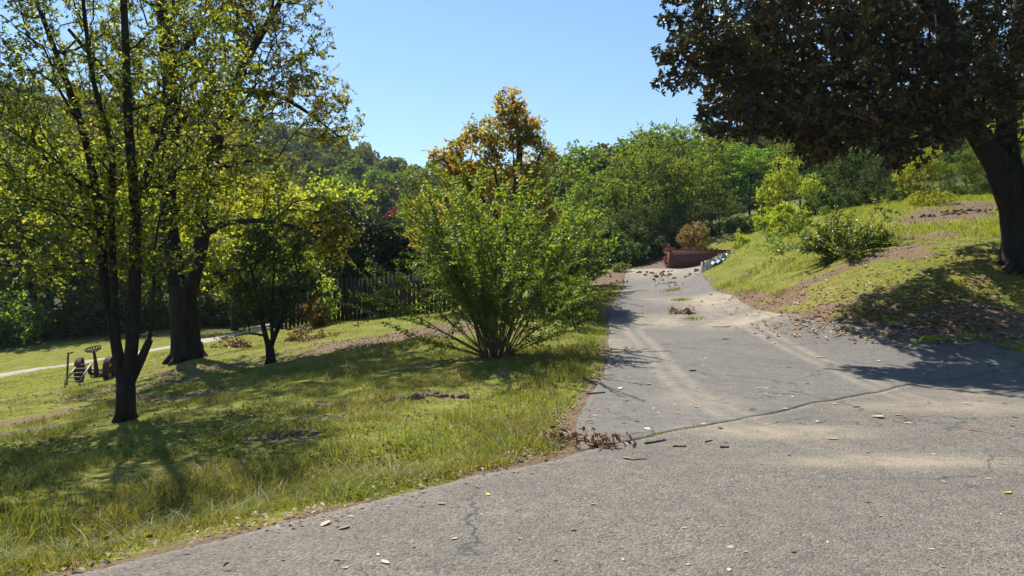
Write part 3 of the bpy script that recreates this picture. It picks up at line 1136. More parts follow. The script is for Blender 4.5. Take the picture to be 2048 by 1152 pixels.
# ---- big old tree behind it
b = at_depth(375, 21.0)
D = 21.0
st = [stem_w([(374, 722, .45), (372, 690, .39), (370, 650, .37), (366, 610, .36), (364, 570, .35)], D, b),
      stem_w([(360, 585, .28), (346, 520, .25), (338, 440, .22), (338, 360, .2), (346, 260, .18), (338, 140, .18), (325, 0, .14), (310, -160, .08)], D, b),
      stem_w([(374, 590, .25), (395, 520, .2), (408, 470, .18), (402, 420, .16), (420, 340, .17, -.6), (450, 230, .14, -1), (500, 110, .1, -1.2), (560, 10, .07, -1.4), (620, -90, .04, -1.5)], D, b),
      stem_w([(346, 260, .12), (420, 190, .1, .4), (500, 180, .085, .4), (570, 195, .06, .3), (630, 235, .04, .2), (680, 275, .02, 0)], D, b),
      stem_w([(408, 470, .1), (450, 445, .085, -.6), (520, 440, .065, -1), (600, 455, .04, -1.4), (660, 495, .02, -1.6)], D, b),
      stem_w([(342, 300, .12), (270, 210, .1, -.8), (200, 130, .07, -1.2), (140, 60, .04, -1.4)], D, b),
      stem_w([(338, 140, .1), (420, 40, .08, .5), (520, -40, .05, .8), (600, -100, .03, 1)], D, b)]
bl = [(W(350, 40, 21) - b, (2.6, 2.4, 2.4), 330, .3), (W(470, 130, 20.5) - b, (1.9, 1.8, 1.8), 230, .3), (W(570, 60, 20) - b, (1.3, 1.3, 1.6), 130, .4), (W(600, 190, 21) - b, (1.4, 1.1, .7), 90, .5),
      (W(670, 240, 21) - b, (.9, .8, .65), 55, .5), (W(620, 430, 19.6) - b, (1.0, 1.0, .5), 60, .4), (W(675, 480, 19.4) - b, (.4, .5, .8), 45, .4), (W(480, 350, 20.2) - b, (1.4, 1.4, 1.0), 80, .3),
      (W(230, 180, 21) - b, (1.9, 1.9, 1.8), 170, .3), (W(420, -120, 21) - b, (3.8, 3.0, 1.8), 300, .3), (W(360, -260, 21) - b, (4.2, 3.4, 2.0), 560, .3), (W(380, 300, 22) - b, (1.5, 1.5, 1.2), 110, .3)]
tree('old_tree', 'massive dark trunk with flared foot and spreading limbs with thin yellowing leaves', 'tree', b, st, bl, None, M['bark_oak'], M['lf_oak'], 12, bf=.3, seg=.35, rtip=.006, pw=.47,
     per=20, rc=.24, size=(.08, .14), aspect=.5, up=.2, hang=.08, tnoise=.07, flare=(.38, .58, .5), trunk_sides=16, bsides=4, wig=.08)

# ---- small dark tree on the lawn
b = at_depth(540, 18.0)
D = 18.0
st = [stem_w([(542, 727, .12), (541, 705, .1), (538, 690, .09)], D, b), stem_w([(539, 700, .07), (530, 675, .062), (524, 640, .05), (515, 590, .04), (500, 530, .025)], D, b),
      stem_w([(540, 695, .07), (546, 672, .06), (560, 650, .05), (575, 615, .04), (588, 560, .025)], D, b), stem_w([(545, 678, .045), (541, 650, .04), (545, 600, .03), (550, 500, .02)], D, b),
      stem_w([(530, 672, .03), (505, 662, .025), (482, 668, .012)], D, b)]
bl = [(W(545, 545, 18) - b, (.8, .9, 1.1), 170, .3), (W(500, 600, 18) - b, (.5, .6, .55), 70, .4), (W(600, 590, 18) - b, (.5, .6, .6), 70, .4), (W(560, 470, 18) - b, (.7, .7, .5), 40, .4), (W(510, 490, 18) - b, (.4, .5, .5), 30, .4)]
tree('lawn_tree', 'small round dark green tree with forked trunk standing on the lawn before the fence', 'tree', b, st, bl, None, M['bark_dark'], M['lf_small'], 13, bf=.3, seg=.18, rtip=.004, per=24, rc=.16,
     size=(.06, .1), aspect=.5, up=.3, shape='diamond', flare=(.1, .16, .15))

# ---- magnolia at the right, crown hanging over the driveway
b = at_depth(2042, 17.5)
D = 17.5
st = [stem_w([(2050, 532, .52), (2046, 480, .42), (2040, 430, .385), (2024, 385, .36), (2000, 340, .33)], D, b),
      stem_w([(2006, 350, .29), (1974, 302, .26), (1950, 266, .23), (1928, 228, .2, -.3), (1915, 170, .22, -.6), (1890, 80, .18, -.8), (1870, -60, .12, -1), (1860, -260, .06, -1)], D, b),
      stem_w([(2024, 365, .28), (2010, 290, .24, .5), (2012, 210, .2, .8), (2030, 100, .16, 1), (2040, -100, .1, 1.2), (2050, -300, .05, 1.2)], D, b),
      stem_w([(2034, 440, .3), (2062, 380, .26, -.3), (2100, 300, .22, -.6), (2140, 200, .16, -.8), (2180, 60, .1, -1)], D, b),
      stem_w([(1975, 280, .17), (1900, 245, .14, -.8), (1820, 240, .12, -1.4), (1740, 235, .1, -1.8), (1640, 250, .075, -2.0), (1540, 255, .05, -2.1), (1440, 265, .025, -2.1)], D, b),
      stem_w([(1950, 235, .16), (1880, 190, .13, -.5), (1790, 190, .11, -.8), (1700, 175, .09, -1.0), (1600, 130, .06, -1.2), (1500, 110, .04, -1.3), (1380, 120, .02, -1.4)], D, b),
      stem_w([(1915, 170, .13), (1830, 90, .1, .2), (1720, 40, .08, .5), (1600, -10, .055, .6), (1480, -40, .035, .6), (1380, -60, .02, .6)], D, b),
      stem_w([(1890, 80, .1), (1800, -60, .08, -.3), (1680, -160, .06, -.5), (1560, -220, .03, -.6)], D, b),
      stem_w([(1960, 260, .1), (1930, 250, .09, -1.0), (1890, 262, .07, -1.8), (1830, 280, .05, -2.6), (1770, 290, .03, -3.0)], D, b)]
bl = [(W(1850, 60, 17) - b, (2.6, 2.6, 2.4), 420, .5), (W(1620, 90, 16.3) - b, (2.2, 2.0, 1.55), 400, .5), (W(1480, 60, 16.2) - b, (1.4, 1.5, 1.2), 160, .5), (W(1380, 130, 16.2) - b, (.85, .9, .5), 60, .5),
      (W(1370, 20, 17) - b, (.55, .8, .6), 40, .5), (W(1480, 238, 15.5) - b, (.95, .8, .34), 66, .5), (W(1600, 235, 15.5) - b, (1.2, 1.0, .4), 90, .5), (W(1760, 225, 16) - b, (1.3, 1.4, .42), 95, .5),
      (W(1630, 292, 15.5) - b, (.5, .5, .3), 40, .5), (W(1700, 262, 15.2) - b, (.8, .6, .3), 50, .5), (W(1800, 300, 14.8) - b, (.5, .5, .3), 26, .5), (W(1900, 260, 15) - b, (.7, .6, .4), 34, .5), (W(2080, 90, 17) - b, (1.9, 2.4, 2.4), 230, .5), (W(1990, -60, 17) - b, (2.4, 2.6, 2.0), 200, .5),
      (W(1650, -120, 17) - b, (2.6, 2.4, 1.5), 200, .5), (W(1640, 90, 20) - b, (2.4, 1.6, 1.6), 380, .5), (W(1800, 110, 20.8) - b, (2.4, 1.8, 1.8), 360, .5), (W(1950, 60, 21) - b, (2.4, 2.0, 2.2), 200, .5), (W(1550, 190, 18.5) - b, (1.2, 1.4, .6), 110, .5), (W(1500, 150, 19.6) - b, (1.7, 1.5, 1.0), 260, .5), (W(1960, 180, 15) - b, (1.2, 1.0, .8), 90, .5), (W(2200, 200, 17.5) - b, (1.4, 2.0, 1.6), 90, .5)]
tree('magnolia_tree', 'large dark glossy magnolia with rust-backed leaves on the bank, overhanging the driveway', 'tree', b, st, bl, None, M['bark_mag'], M['lf_mag'], 14, bf=.3, seg=.3, rtip=.006, pw=.45,
     per=18, rc=.14, size=(.1, .175), aspect=.44, up=.2, shape='oval', flat=.8, flare=(.36, .66, .45), trunk_sides=18, bsides=5, sag=-.02, tnoise=.05, curl=.12, wig=.09)


# ---- crape myrtle shrub beside the driveway
def myrtle_shrub(name, label, base, nst, hgt, spread, seed, lmat, bark, extra=(), leaf=.045, gap=.032, side=9, group=None, cat='shrub', r0=.02, foot=.3):
    rs = np.random.RandomState(seed)
    root = empty(name, base, label, cat, group)
    C, A = [], []
    stems, thin = MB(), MB()
    for i in range(nst + len(extra)):
        if i < nst:
            an = rs.uniform(0, 2 * np.pi)
            tilt = (.12 + .55 * rs.rand() ** 1.2 + .12 * abs(rs.normal())) * spread
            L = hgt * rs.uniform(.55, 1.08) * (1 - .12 * tilt)
            d = np.array([math.cos(an) * math.sin(tilt), math.sin(an) * math.sin(tilt), math.cos(tilt)])
            p0 = np.array([math.cos(an), math.sin(an), 0]) * rs.uniform(0, foot) * np.array([1, .8, 0])
            dr_ = rs.uniform(.0, .16) + tilt * .12
        else:
            az, tilt, L, dr_ = extra[i - nst]
            d = np.array([math.cos(az) * math.sin(tilt), math.sin(az) * math.sin(tilt), math.cos(tilt)])
            p0 = np.array([math.cos(az), math.sin(az), 0]) * .15
        p = arch(p0, d, L, rs, dr_, 12, .035)
        rr = np.linspace(r0 * rs.uniform(.6, 1.2), .003, len(p))
        stems.tube(p, rr, 6, True, .05, i)
        paths = [p[5:]]
        nsd = int(side * rs.uniform(.7, 1.3) * (1 if i < nst else .55))
        for k in range(nsd):
            t = rs.uniform(.2, .97)
            f = t * (len(p) - 1)
            j = int(f)
            q = p[j] + (p[min(j + 1, len(p) - 1)] - p[j]) * (f - j)
            g = unit(p[min(j + 1, len(p) - 1)] - p[j])
            dd = unit(g * .8 + rs.normal(size=3) * .55 + np.array([d[0], d[1], .35]) * .5)
            sp = arch(q, dd, L * rs.uniform(.13, .36), rs, rs.uniform(.0, .5), 6, .05)
            thin.tube(sp, np.linspace(.005, .002, 6), 4, False)
            paths.append(sp)
        shoot_leaves(paths, rs, gap, leaf, .5, C, A, .08)
    tag(stems.build('stems', bark, root, True), kind='stuff')
    tag(thin.build('twigs', bark, root, True), kind='stuff')
    C = np.concatenate(C)
    A = np.concatenate(A)
    v, l, s = leaf_arrays(C, rs, (leaf * .7, leaf * 1.25), .55, .45, A * 2.5, 'oval', .15, .08)
    tag(link_mesh('foliage', np_mesh('foliage', v, l, s), lmat, root), kind='stuff')
    return root


b = at_depth(992, 14.5)
myrtle_shrub('crape_myrtle', 'wide fountain-shaped green shrub of arching stems in the middle, beside the driveway', b, 50, 3.5, .66, 21, M['lf_myrtle'], M['bark_myrtle'],
             [(3.2, 1.12, 2.4, .05), (3.1, 1.32, 2.0, .02), (3.25, .95, 2.5, .09), (2.9, .85, 2.6, .08), (3.4, 1.2, 1.6, .1), (3.0, .7, 2.7, .06), (0.0, 1.0, 1.7, .1), (.2, 1.15, 1.5, .1), (-.3, 1.15, 1.3, .1), (-.1, .8, 2.1, .1), (.4, .9, 2.0, .08), (-1.6, .8, 1.2, .2), (.1, .6, 2.6, .06)],
             leaf=.068, gap=.043, side=13, r0=.018, foot=.3)
myrtle_shrub('crape_myrtle', 'green arching shrub right behind the wide fountain shrub, nearer the driveway', at_depth(1098, 20.5), 26, 2.5, .75, 22, M['lf_dark'], M['bark_myrtle'], [(-.6, 1.2, 1.9, .1), (-.2, 1.1, 1.6, .15), (0, .7, 2.2, .1)], leaf=.08, gap=.055, side=11)
myrtle_shrub('crape_myrtle', 'green arching shrub beside the driveway half way up', at_depth(1125, 25), 32, 2.9, .75, 23, M['lf_dark'], M['bark_myrtle'], [(-.3, 1.2, 1.9, .1), (-1.2, 1.1, 1.8, .12)], leaf=.09, gap=.06, side=11)

# ---- orange-brown tree behind the shrub
b = at_depth(1015, 24.0)
D = 24.0
st = [stem_w([(1015, 600, .2), (1018, 520, .17), (1026, 440, .15), (1034, 370, .12), (1040, 300, .09), (1034, 240, .06), (1024, 195, .03)], D, b),
      stem_w([(1022, 470, .08), (980, 410, .07), (930, 360, .05), (885, 318, .025)], D, b), stem_w([(1030, 410, .07), (1062, 350, .05), (1085, 300, .03)], D, b)]
bl = [(W(1020, 205, 24) - b, (.45, .5, .45), 34, .6), (W(1010, 262, 24) - b, (1.3, 1.0, .42), 100, .6), (W(1040, 235, 24) - b, (.7, .7, .35), 40, .6), (W(945, 300, 24) - b, (.95, .9, .45), 80, .6), (W(1060, 310, 24) - b, (.75, .9, .6), 75, .6),
      (W(990, 355, 24) - b, (1.75, 1.4, .5), 140, .6), (W(1000, 420, 24) - b, (1.85, 1.5, .7), 130, .6), (W(925, 345, 24) - b, (.45, .5, .35), 26, .5), (W(876, 312, 24) - b, (.3, .3, .22), 12, .5),
      (W(915, 440, 24) - b, (.8, .9, .8), 60, .5), (W(850, 415, 24) - b, (.6, .6, .45), 45, .5), (W(850, 470, 24.5) - b, (.55, .6, .6), 40, .5), (W(1075, 440, 24) - b, (.5, .6, .8), 40, .5)]
tree('autumn_tree', 'tree with rust-orange and olive hanging leaves rising behind the wide green shrub', 'tree', b, st, bl, None, M['bark_dark'], M['lf_orange'], 15, bf=.35, seg=.25, rtip=.006, per=28, rc=.18,
     size=(.07, .125), aspect=.62, up=.15, flat=.55, hang=.08, sag=.08)

# ------------------------------------------------------------------ woodland: a few kinds grown once, then copied
def lib_tree(name, H, Rw, seed, lmat, n=260, per=34, rc=.42, size=(.16, .28), low=.25, bark='bark_dark', lobes=9, up=.35, tr=.16, trunk_h=.8, conic=0.0):
    rs = np.random.RandomState(seed)
    pts = [(0, 0, -.3, tr * 1.5), (0.05, .03, .4, tr)]
    x = y = 0
    for i in range(1, 7):
        x += rs.uniform(-.25, .25)
        y += rs.uniform(-.25, .25)
        pts.append((x, y, H * trunk_h * i / 6, tr * (1 - i / 7.5)))
    zc = H * (low + 1) / 2
    rz = H * (1 - low) / 2
    bl = [((0, 0, zc), (Rw * .72, Rw * .72, rz * .9), n // 3, .3)]
    for i in range(lobes):
        an = i * 2.4 + rs.uniform(-.4, .4)
        k = rs.uniform(-.85, .85)
        ww = Rw * math.sqrt(max(.05, 1 - k * k)) * (1 - conic * (k + 1) / 2)
        r = Rw * rs.uniform(.3, .48)
        bl.append(((math.cos(an) * ww * .75, math.sin(an) * ww * .75, zc + k * rz * .85), (r, r, r * .8), int(n * .67 / lobes) + 1, .6))
    return tree(name, None, 'tree', (0, 0, -50), [pts], bl, None, M[bark], lmat, seed, None, bf=.3, seg=.5, rtip=.012, pw=.42, per=per, rc=rc, size=size, aspect=.55, up=up, trunk_sides=8, flat=.7, twigs=False)


LIB = {'u': lib_tree('understory_shrub', 3.2, 2.0, 110, M['lf_wood'], 130, 20, .34, low=0.0, tr=.05, lobes=8), 'v': lib_tree('evergreen_tree', 8, 2.6, 109, M['lf_ever'], 300, 48, .4, low=.0, lobes=11, tr=.14), 'a': lib_tree('broad_tree', 10, 3.3, 101, M['lf_wood'], 270, 28, .5), 'b': lib_tree('broad_tree', 11, 2.7, 102, M['lf_wood'], 260, 28, .48, low=.12),
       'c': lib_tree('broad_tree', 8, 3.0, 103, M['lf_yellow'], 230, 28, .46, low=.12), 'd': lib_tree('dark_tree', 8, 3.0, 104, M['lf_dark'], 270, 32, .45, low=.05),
       'e': lib_tree('airy_tree', 10, 2.8, 105, M['lf_wood'], 150, 26, .4, low=.3, tr=.13), 's': lib_tree('understory_shrub', 3.2, 2.0, 106, M['lf_dark'], 170, 26, .3, low=0.0, tr=.05, lobes=8),
       'g': lib_tree('leafy_shrub', 3.4, 1.3, 107, M['lf_wood'], 150, 34, .2, (.08, .14), low=.02, tr=.05, lobes=9), 'y': lib_tree('leafy_shrub', 3.0, 1.7, 108, M['lf_yellow'], 150, 40, .24, (.1, .18), low=.02, tr=.05)}
NAT_H = {'u': 3.2, 'v': 8, 'a': 10, 'b': 11, 'c': 8, 'd': 8, 'e': 10, 's': 3.2, 'g': 3.4, 'y': 3.0}
first = set()


def plant(kind, px, d, top, label, group=None, wide=1.0, name=None, cat='tree', seed=0):
    p = at_depth(px, d)
    zt = CAMZ - (top - HY) / FPX * d
    s = (zt - p[2]) / NAT_H[kind]
    rz = random.uniform(0, 6.28)
    o = copy_thing(LIB[kind], p, rz, (s * wide, s * wide, s), label, group)
    o['category'] = cat
    if name:
        o.name = name
    return o


G1 = 'trees of the wood edge beyond the path'
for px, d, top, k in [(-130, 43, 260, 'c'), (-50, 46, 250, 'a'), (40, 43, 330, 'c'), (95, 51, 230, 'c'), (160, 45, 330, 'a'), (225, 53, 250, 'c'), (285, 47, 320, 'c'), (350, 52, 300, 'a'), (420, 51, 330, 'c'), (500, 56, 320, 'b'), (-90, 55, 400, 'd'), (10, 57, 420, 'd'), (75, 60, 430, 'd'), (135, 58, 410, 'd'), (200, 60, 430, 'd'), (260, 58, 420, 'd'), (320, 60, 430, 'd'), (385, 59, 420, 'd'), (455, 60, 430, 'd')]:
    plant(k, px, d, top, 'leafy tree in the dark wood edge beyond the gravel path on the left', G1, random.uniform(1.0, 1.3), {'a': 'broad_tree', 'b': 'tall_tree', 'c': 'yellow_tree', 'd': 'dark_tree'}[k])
G2 = 'bushes at the foot of the wood edge'
for px in range(-140, 510, 54):
    plant('u', px + random.uniform(-15, 15), 37.8 + max(0, px) * .02 + random.uniform(-.6, 1.8), 575 + random.uniform(-50, 45), 'low dark bush along the shaded foot of the wood beyond the path', G2, random.uniform(.8, 1.2), 'understory_shrub', 'bush')
plant('c', 555, 38, 335, 'bright yellow-green tree behind the fence corner, lit from behind', None, 1.1, 'yellow_tree')
plant('c', 470, 41, 350, 'yellow-green tree showing between the old trunk and the fence', None, 1.0, 'yellow_tree')
plant('c', 640, 46, 345, 'yellow-topped tree above the vine-dark end of the fence', None, 1.0, 'yellow_tree')
plant('v', 745, 29.4, 430, 'dark evergreen shrub pressed against the middle of the picket fence', None, .95, 'dark_tree')
plant('v', 690, 30.0, 388, 'dark evergreen growing over the left half of the picket fence', None, .95, 'dark_tree')
pk = plant('v', 785, 30.3, 418, 'dark flowering tree with pink blooms at its top, behind the picket fence', None, .85, 'flowering_tree')
plant('v', 850, 31, 470, 'dark bushy tree behind the right end of the picket fence', None, .62, 'dark_tree')
plant('c', 880, 40, 400, 'low yellowish tree between the fence and the orange tree', None, .9, 'yellow_tree')
# tree line round the end of the driveway and on the bank
for px, d, top, k, w_, lab in [
    (1140, 62, 268, 'e', 1.1, 'airy blue-green tree with thin top, right of the orange tree'),
    (1200, 58, 335, 'a', 1.0, 'rounded green tree in the dip of the skyline right of the airy tree'),
    (1250, 52, 295, 'b', 1.2, 'tall green tree rising over the end of the driveway, left side'),
    (1310, 60, 243, 'a', 1.0, 'tree with thin bluish crown on the skyline left of the magnolia tip'),
    (1375, 66, 228, 'b', 1.2, 'tallest dark green tree on the skyline beside the magnolia tip'),
    (1335, 49, 300, 'a', 1.15, 'dense green tree straight behind the brick wall corner'),
    (1420, 54, 260, 'b', 1.15, 'light green tree under the left tip of the magnolia'),
    (1440, 47, 360, 'e', 1.0, 'slim tree with bright upper leaves above the brick pier'),
    (1500, 52, 285, 'a', 1.1, 'full green tree behind the grassy slope top'),
    (1270, 46.5, 400, 'd', 1.1, 'dark shaded tree at the end of the driveway'),
    (1345, 47.5, 400, 'd', 1.0, 'dark tree in shade behind the rust-coloured shrub'),
    (1560, 45, 310, 'c', .9, 'pale yellow-green tree left of the dark gap under the magnolia'),
    (1625, 43, 345, 'c', .9, 'low yellow-green tree at the top of the bank slope'),
    (1690, 48, 280, 'd', 1.1, 'dark tree mass below the middle of the magnolia crown'),
    (1760, 50, 300, 'd', 1.0, 'dark tree left of the round olive tree on the bank'),
    (1838, 41, 288, 'c', 1.0, 'round olive-yellow tree on the bank top left of the magnolia trunk'),
    (1935, 42, 290, 'b', 1.0, 'feathery green tree between the olive tree and the magnolia trunk'),
    (2040, 44, 190, 'c', 1.0, 'bright yellow-green tree seen behind the magnolia trunk'),
    (1880, 56, 240, 'a', 1.2, 'tree behind the round olive tree, half hidden by magnolia leaves'),
    (1980, 56, 240, 'b', 1.2, 'tree behind the feathery green tree at far right'),
    (2140, 40, 260, 'a', 1.0, 'tree on the bank just beyond the right edge of view'),
    (1100, 52, 400, 'a', 1.0, 'green tree low behind the right side of the wide shrub'),
    (1000, 58, 400, 'a', 1.0, 'green tree hidden behind the orange tree'),
    (1600, 58, 280, 'a', 1.1, 'green tree behind the pale trees at the slope top'),
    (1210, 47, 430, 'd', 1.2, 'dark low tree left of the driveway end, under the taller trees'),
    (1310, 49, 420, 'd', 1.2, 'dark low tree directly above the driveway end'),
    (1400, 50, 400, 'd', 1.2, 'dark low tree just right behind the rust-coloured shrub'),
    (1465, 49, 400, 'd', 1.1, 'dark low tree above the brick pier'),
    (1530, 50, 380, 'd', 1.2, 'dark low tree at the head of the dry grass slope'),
    (1285, 56, 300, 'a', 1.2, 'green tree filling the skyline above the driveway end'),
    (1800, 47, 330, 'd', 1.1, 'dark low tree just behind the round olive tree, left side'),
    (1890, 47, 320, 'a', 1.1, 'green tree filling the gap between olive and feathery trees'),
    (1990, 48, 300, 'd', 1.1, 'dark tree directly left of the magnolia trunk, far back'),
    (1730, 60, 270, 'a', 1.2, 'green tree far back below the magnolia middle'),
]:
    plant(k, px, d, top, lab, None, w_, {'a': 'broad_tree', 'b': 'tall_tree', 'c': 'yellow_tree', 'd': 'dark_tree', 'e': 'airy_tree'}[k])
for px, d, top, lab in [(1240, 45, 470, 'dark bush at the left of the driveway end'), (1290, 45.5, 455, 'dark bush straight at the driveway end'), (1345, 47, 470, 'dark bush behind the left brick wall end'),
                        (1430, 48, 440, 'dark bush behind the brick pier'), (1490, 45, 430, 'dark bush at the edge of the dry grass slope'), (1660, 41, 375, 'dark bush at the foot of the trees below the magnolia'),
                        (1740, 40, 370, 'dark bush left of the olive tree foot'), (1960, 38, 360, 'dark bush beside the magnolia trunk on the bank top'), (1700, 42, 375, 'dark bush under the far trees, between two pale shrubs'), (1790, 42, 370, 'dark bush under the far trees left of the olive trunk'), (1850, 43, 365, 'dark bush right at the olive trunk'), (1910, 43, 365, 'dark bush under the feathery tree'), (1620, 44, 400, 'dark bush at the top of the dry grass slope'), (1560, 46, 410, 'dark bush left of the pale trees at the slope top'), (1195, 42, 440, 'dark bush behind the hedge left of the driveway'), (1265, 44, 480, 'dark bush nearest the left end of the driveway top'), (1312, 45, 480, 'dark bush between the driveway end and the wall corner'), (1385, 47, 455, 'dark bush behind the rust-coloured shrub'), (1460, 47, 440, 'dark bush right behind the brick pier, farther back'), (1525, 45.5, 425, 'dark bush in the gap above the dry grass')]:
    plant('s', px, d, top, lab, None, random.uniform(.9, 1.15), 'understory_shrub', 'bush')
for px, d, top, lab, w_ in [(1130, 30, 385, 'tall green shrub mass left of the driveway', 1.15),
                            (1172, 33, 440, 'dark green shrub where the driveway narrows', 1.0), (1150, 18.3, 545, 'low spreading green shrub at the driveway edge', 1.1), (905, 22, 470, 'green shrub left behind the fountain shrub', 1.0),
                            (1100, 26, 400, 'green shrub behind the right half of the fountain shrub', 1.2), (1600, 30, 430, 'leafy green shrub on the slope left of the brush heap', .9), (1650, 36, 410, 'leafy shrub on the slope above the brush heap', 1.2),
                            (1800, 36, 392, 'bright low shrub at the bank top left of the bare soil', 1.0)]:
    plant('g', px, d, top, lab, None, w_, 'leafy_shrub', 'shrub')
for px, d, top, lab, w_ in [(1575, 34, 405, 'yellow-green shrub at the upper edge of the grass slope', 1.1), (1535, 40, 420, 'yellow-green shrub beside the dry grass slope', 1.0), (1480, 41, 465, 'small bright plant above the brick pier', .9)]:
    plant('y', px, d, top, lab, None, w_, 'leafy_shrub', 'shrub')
# pink blooms on the flowering tree
rs = np.random.RandomState(5)
for px, py, r in [(788, 424, .16), (815, 423, .11), (778, 430, .1)]:
    c = W(px, py, 29.3)
    C = c + rs.normal(size=(70, 3)) * r * .5
    v, l, s = leaf_arrays(C, rs, (.05, .1), .8, .3)
    o = tag(link_mesh('flower_cluster', np_mesh('flower_cluster', v, l, s), M['pink']), kind='stuff')
    mw = Matrix.LocRotScale(pk.location, pk.rotation_euler, pk.scale)
    o.parent = pk
    o.matrix_parent_inverse = mw.inverted()
for k_, o in LIB.items():
    for ch in list(o.children):
        bpy.data.objects.remove(ch)
    bpy.data.objects.remove(o)

# ---- far wooded hillside: one mass, crowns instanced on points
hill_col = bpy.data.collections.new('hill_crowns')
rs = np.random.RandomState(77)
for i in range(4):
    C = []
    for j in range(16):
        c = unit(rs.normal(size=3)) * np.array([2.6, 2.6, 2.6]) * rs.uniform(.3, 1)
        n = 150
        C.append(c + unit(rs.normal(size=(n, 3))) * rs.uniform(.7, 1.0, (n, 1)) * np.array([1.5, 1.5, 1.1]) * rs.uniform(.7, 1.1))
    C = np.concatenate(C) + np.array([0, 0, 5.5])
    v, l, s = leaf_arrays(C, rs, (.28, .6), .7, .3)
    o = bpy.data.objects.new('hill_crown', np_mesh('hill_crown', v, l, s))
    o.data.materials.append(M['lf_hill'])
    hill_col.objects.link(o)
hp = []
for yy in np.arange(78, 240, 4.6):
    for xx in np.arange(-190, 110, 4.8):
        x, y = xx + rs.uniform(-2, 2), yy + rs.uniform(-2, 2)
        if abs(math.atan2(x, y)) < R(46):
            hp.append((x, y))
hp = np.array(hp)
hz = ground_h(hp[:, 0], hp[:, 1]) - .5
hm = np_mesh('hillside_wood', np.concatenate([hp, hz[:, None]], 1), [], [])
a = hm.attributes.new('crown_scale', 'FLOAT', 'POINT')
a.data.foreach_set('value', rs.uniform(.75, 1.3, len(hp)).astype(np.float32))
ho = link_mesh('hillside_wood', hm, M['lf_hill'])
tag(ho, 'distant wooded hillside in mixed green and yellow, rising behind the left trees', 'wood', None, 'stuff')
ng = bpy.data.node_groups.new('scatter_crowns', 'GeometryNodeTree')
ng.interface.new_socket('Geometry', in_out='INPUT', socket_type='NodeSocketGeometry')
ng.interface.new_socket('Geometry', in_out='OUTPUT', socket_type='NodeSocketGeometry')
gi, go = ng.nodes.new('NodeGroupInput'), ng.nodes.new('NodeGroupOutput')
ci = ng.nodes.new('GeometryNodeCollectionInfo')
ci.inputs['Collection'].default_value = hill_col
ci.inputs['Separate Children'].default_value = True
ci.inputs['Reset Children'].default_value = True
ip = ng.nodes.new('GeometryNodeInstanceOnPoints')
ip.inputs['Pick Instance'].default_value = True
rv = ng.nodes.new('FunctionNodeRandomValue')
rv.data_type = 'FLOAT_VECTOR'
rv.inputs[1].default_value = (.1, .1, 6.283)
na = ng.nodes.new('GeometryNodeInputNamedAttribute')
na.data_type = 'FLOAT'
na.inputs['Name'].default_value = 'crown_scale'
ng.links.new(gi.outputs[0], ip.inputs['Points'])
ng.links.new(ci.outputs[0], ip.inputs['Instance'])
ng.links.new(rv.outputs[0], ip.inputs['Rotation'])
ng.links.new(na.outputs['Attribute'], ip.inputs['Scale'])
ng.links.new(ip.outputs[0], go.inputs[0])
md = ho.modifiers.new('scatter', 'NODES')
md.node_group = ng

# ------------------------------------------------------------------ grass
def blade_mesh(name, X, Y, Hh, Wd, rs, mat, lean=.5, lift=0.0):
    n = len(X)
    Z = ground_h(X, Y) + lift - .01
    az = rs.uniform(0, 2 * np.pi, n)
    wv = np.stack([np.cos(az), np.sin(az), np.zeros(n)], 1) * Wd[:, None] * .5
    la = rs.uniform(0, 2 * np.pi, n)
    lk = np.abs(rs.normal(size=n)) * lean * Hh
    ld = np.stack([np.cos(la), np.sin(la), np.zeros(n)], 1) * lk[:, None]
    B = np.stack([X, Y, Z], 1)
    hz = np.zeros((n, 3))
    hz[:, 2] = Hh
    v = np.stack([B - wv, B + wv, B + hz * .55 + ld * .35 + wv * .75, B + hz * .55 + ld * .35 - wv * .75, B + hz * (1 - .15 * lean) + ld], 1)
    bs = (np.arange(n) * 5)[:, None]
    lp = np.concatenate([bs + np.array([0, 1, 2, 3]), bs + np.array([3, 2, 4])], 1).reshape(-1)
    return link_mesh(name, np_mesh(name, v.reshape(-1, 3), lp, np.tile([4, 3], n)), mat)


def scatter(n, r0, r1, a0, a1, rs, p=1.0):
    """positions in a sector, density falling with distance"""
    u = rs.uniform(0, 1, n)
    e = 2 - p
    r = (r0 ** e + u * (r1 ** e - r0 ** e)) ** (1 / e)
    a = rs.uniform(R(a0), R(a1), n)
    return r * np.sin(a), r * np.cos(a)


rs = np.random.RandomState(200)
x, y = scatter(560000, 3.6, 31, -42, 42, rs, 1.5)
sd = pave_sd(x, y)
sm = soil_mask(x, y)
pd, _ = polydist(x, y, path_xy)
clump = fbm(x, y, 1.1, 3, 71)
keep = (sd < -.03 - .1 * rs.rand(len(x))) & (rs.rand(len(x)) > sm * 1.15) & (np.abs(pd) > 1.15) & (rs.rand(len(x)) < .1 + 1.4 * clump)
x, y, sd, clump = x[keep], y[keep], sd[keep], clump[keep]
r = np.hypot(x, y)
ed, _ = polydist(x, y, ROAD_EDGE)
ditch = np.exp(-((ed - 1.15) / .6) ** 2) * sstep(1.0, -.5, x)
dl_d, _ = polydist(x, y, dl)
edge_t = np.exp(-((np.abs(dl_d) - .5) / .4) ** 2) * sstep(3, 0, x) * (y < 26)
Hh = (.024 + .085 * sstep(.42, .75, clump) * rs.uniform(.4, 1.3, len(x)) + .05 * sstep(.5, .75, fbm(x, y, 3.2, 2, 83))) * rs.uniform(.6, 1.25, len(x)) + ditch * rs.uniform(0, .09, len(x)) + edge_t * rs.uniform(0, .11, len(x))
Hh *= 1 - .45 * sstep(14, 24, r)
Wd = np.clip(.0035 + .00038 * r, .004, .015) * rs.uniform(.7, 1.3, len(x))
near = (x < 4.5)
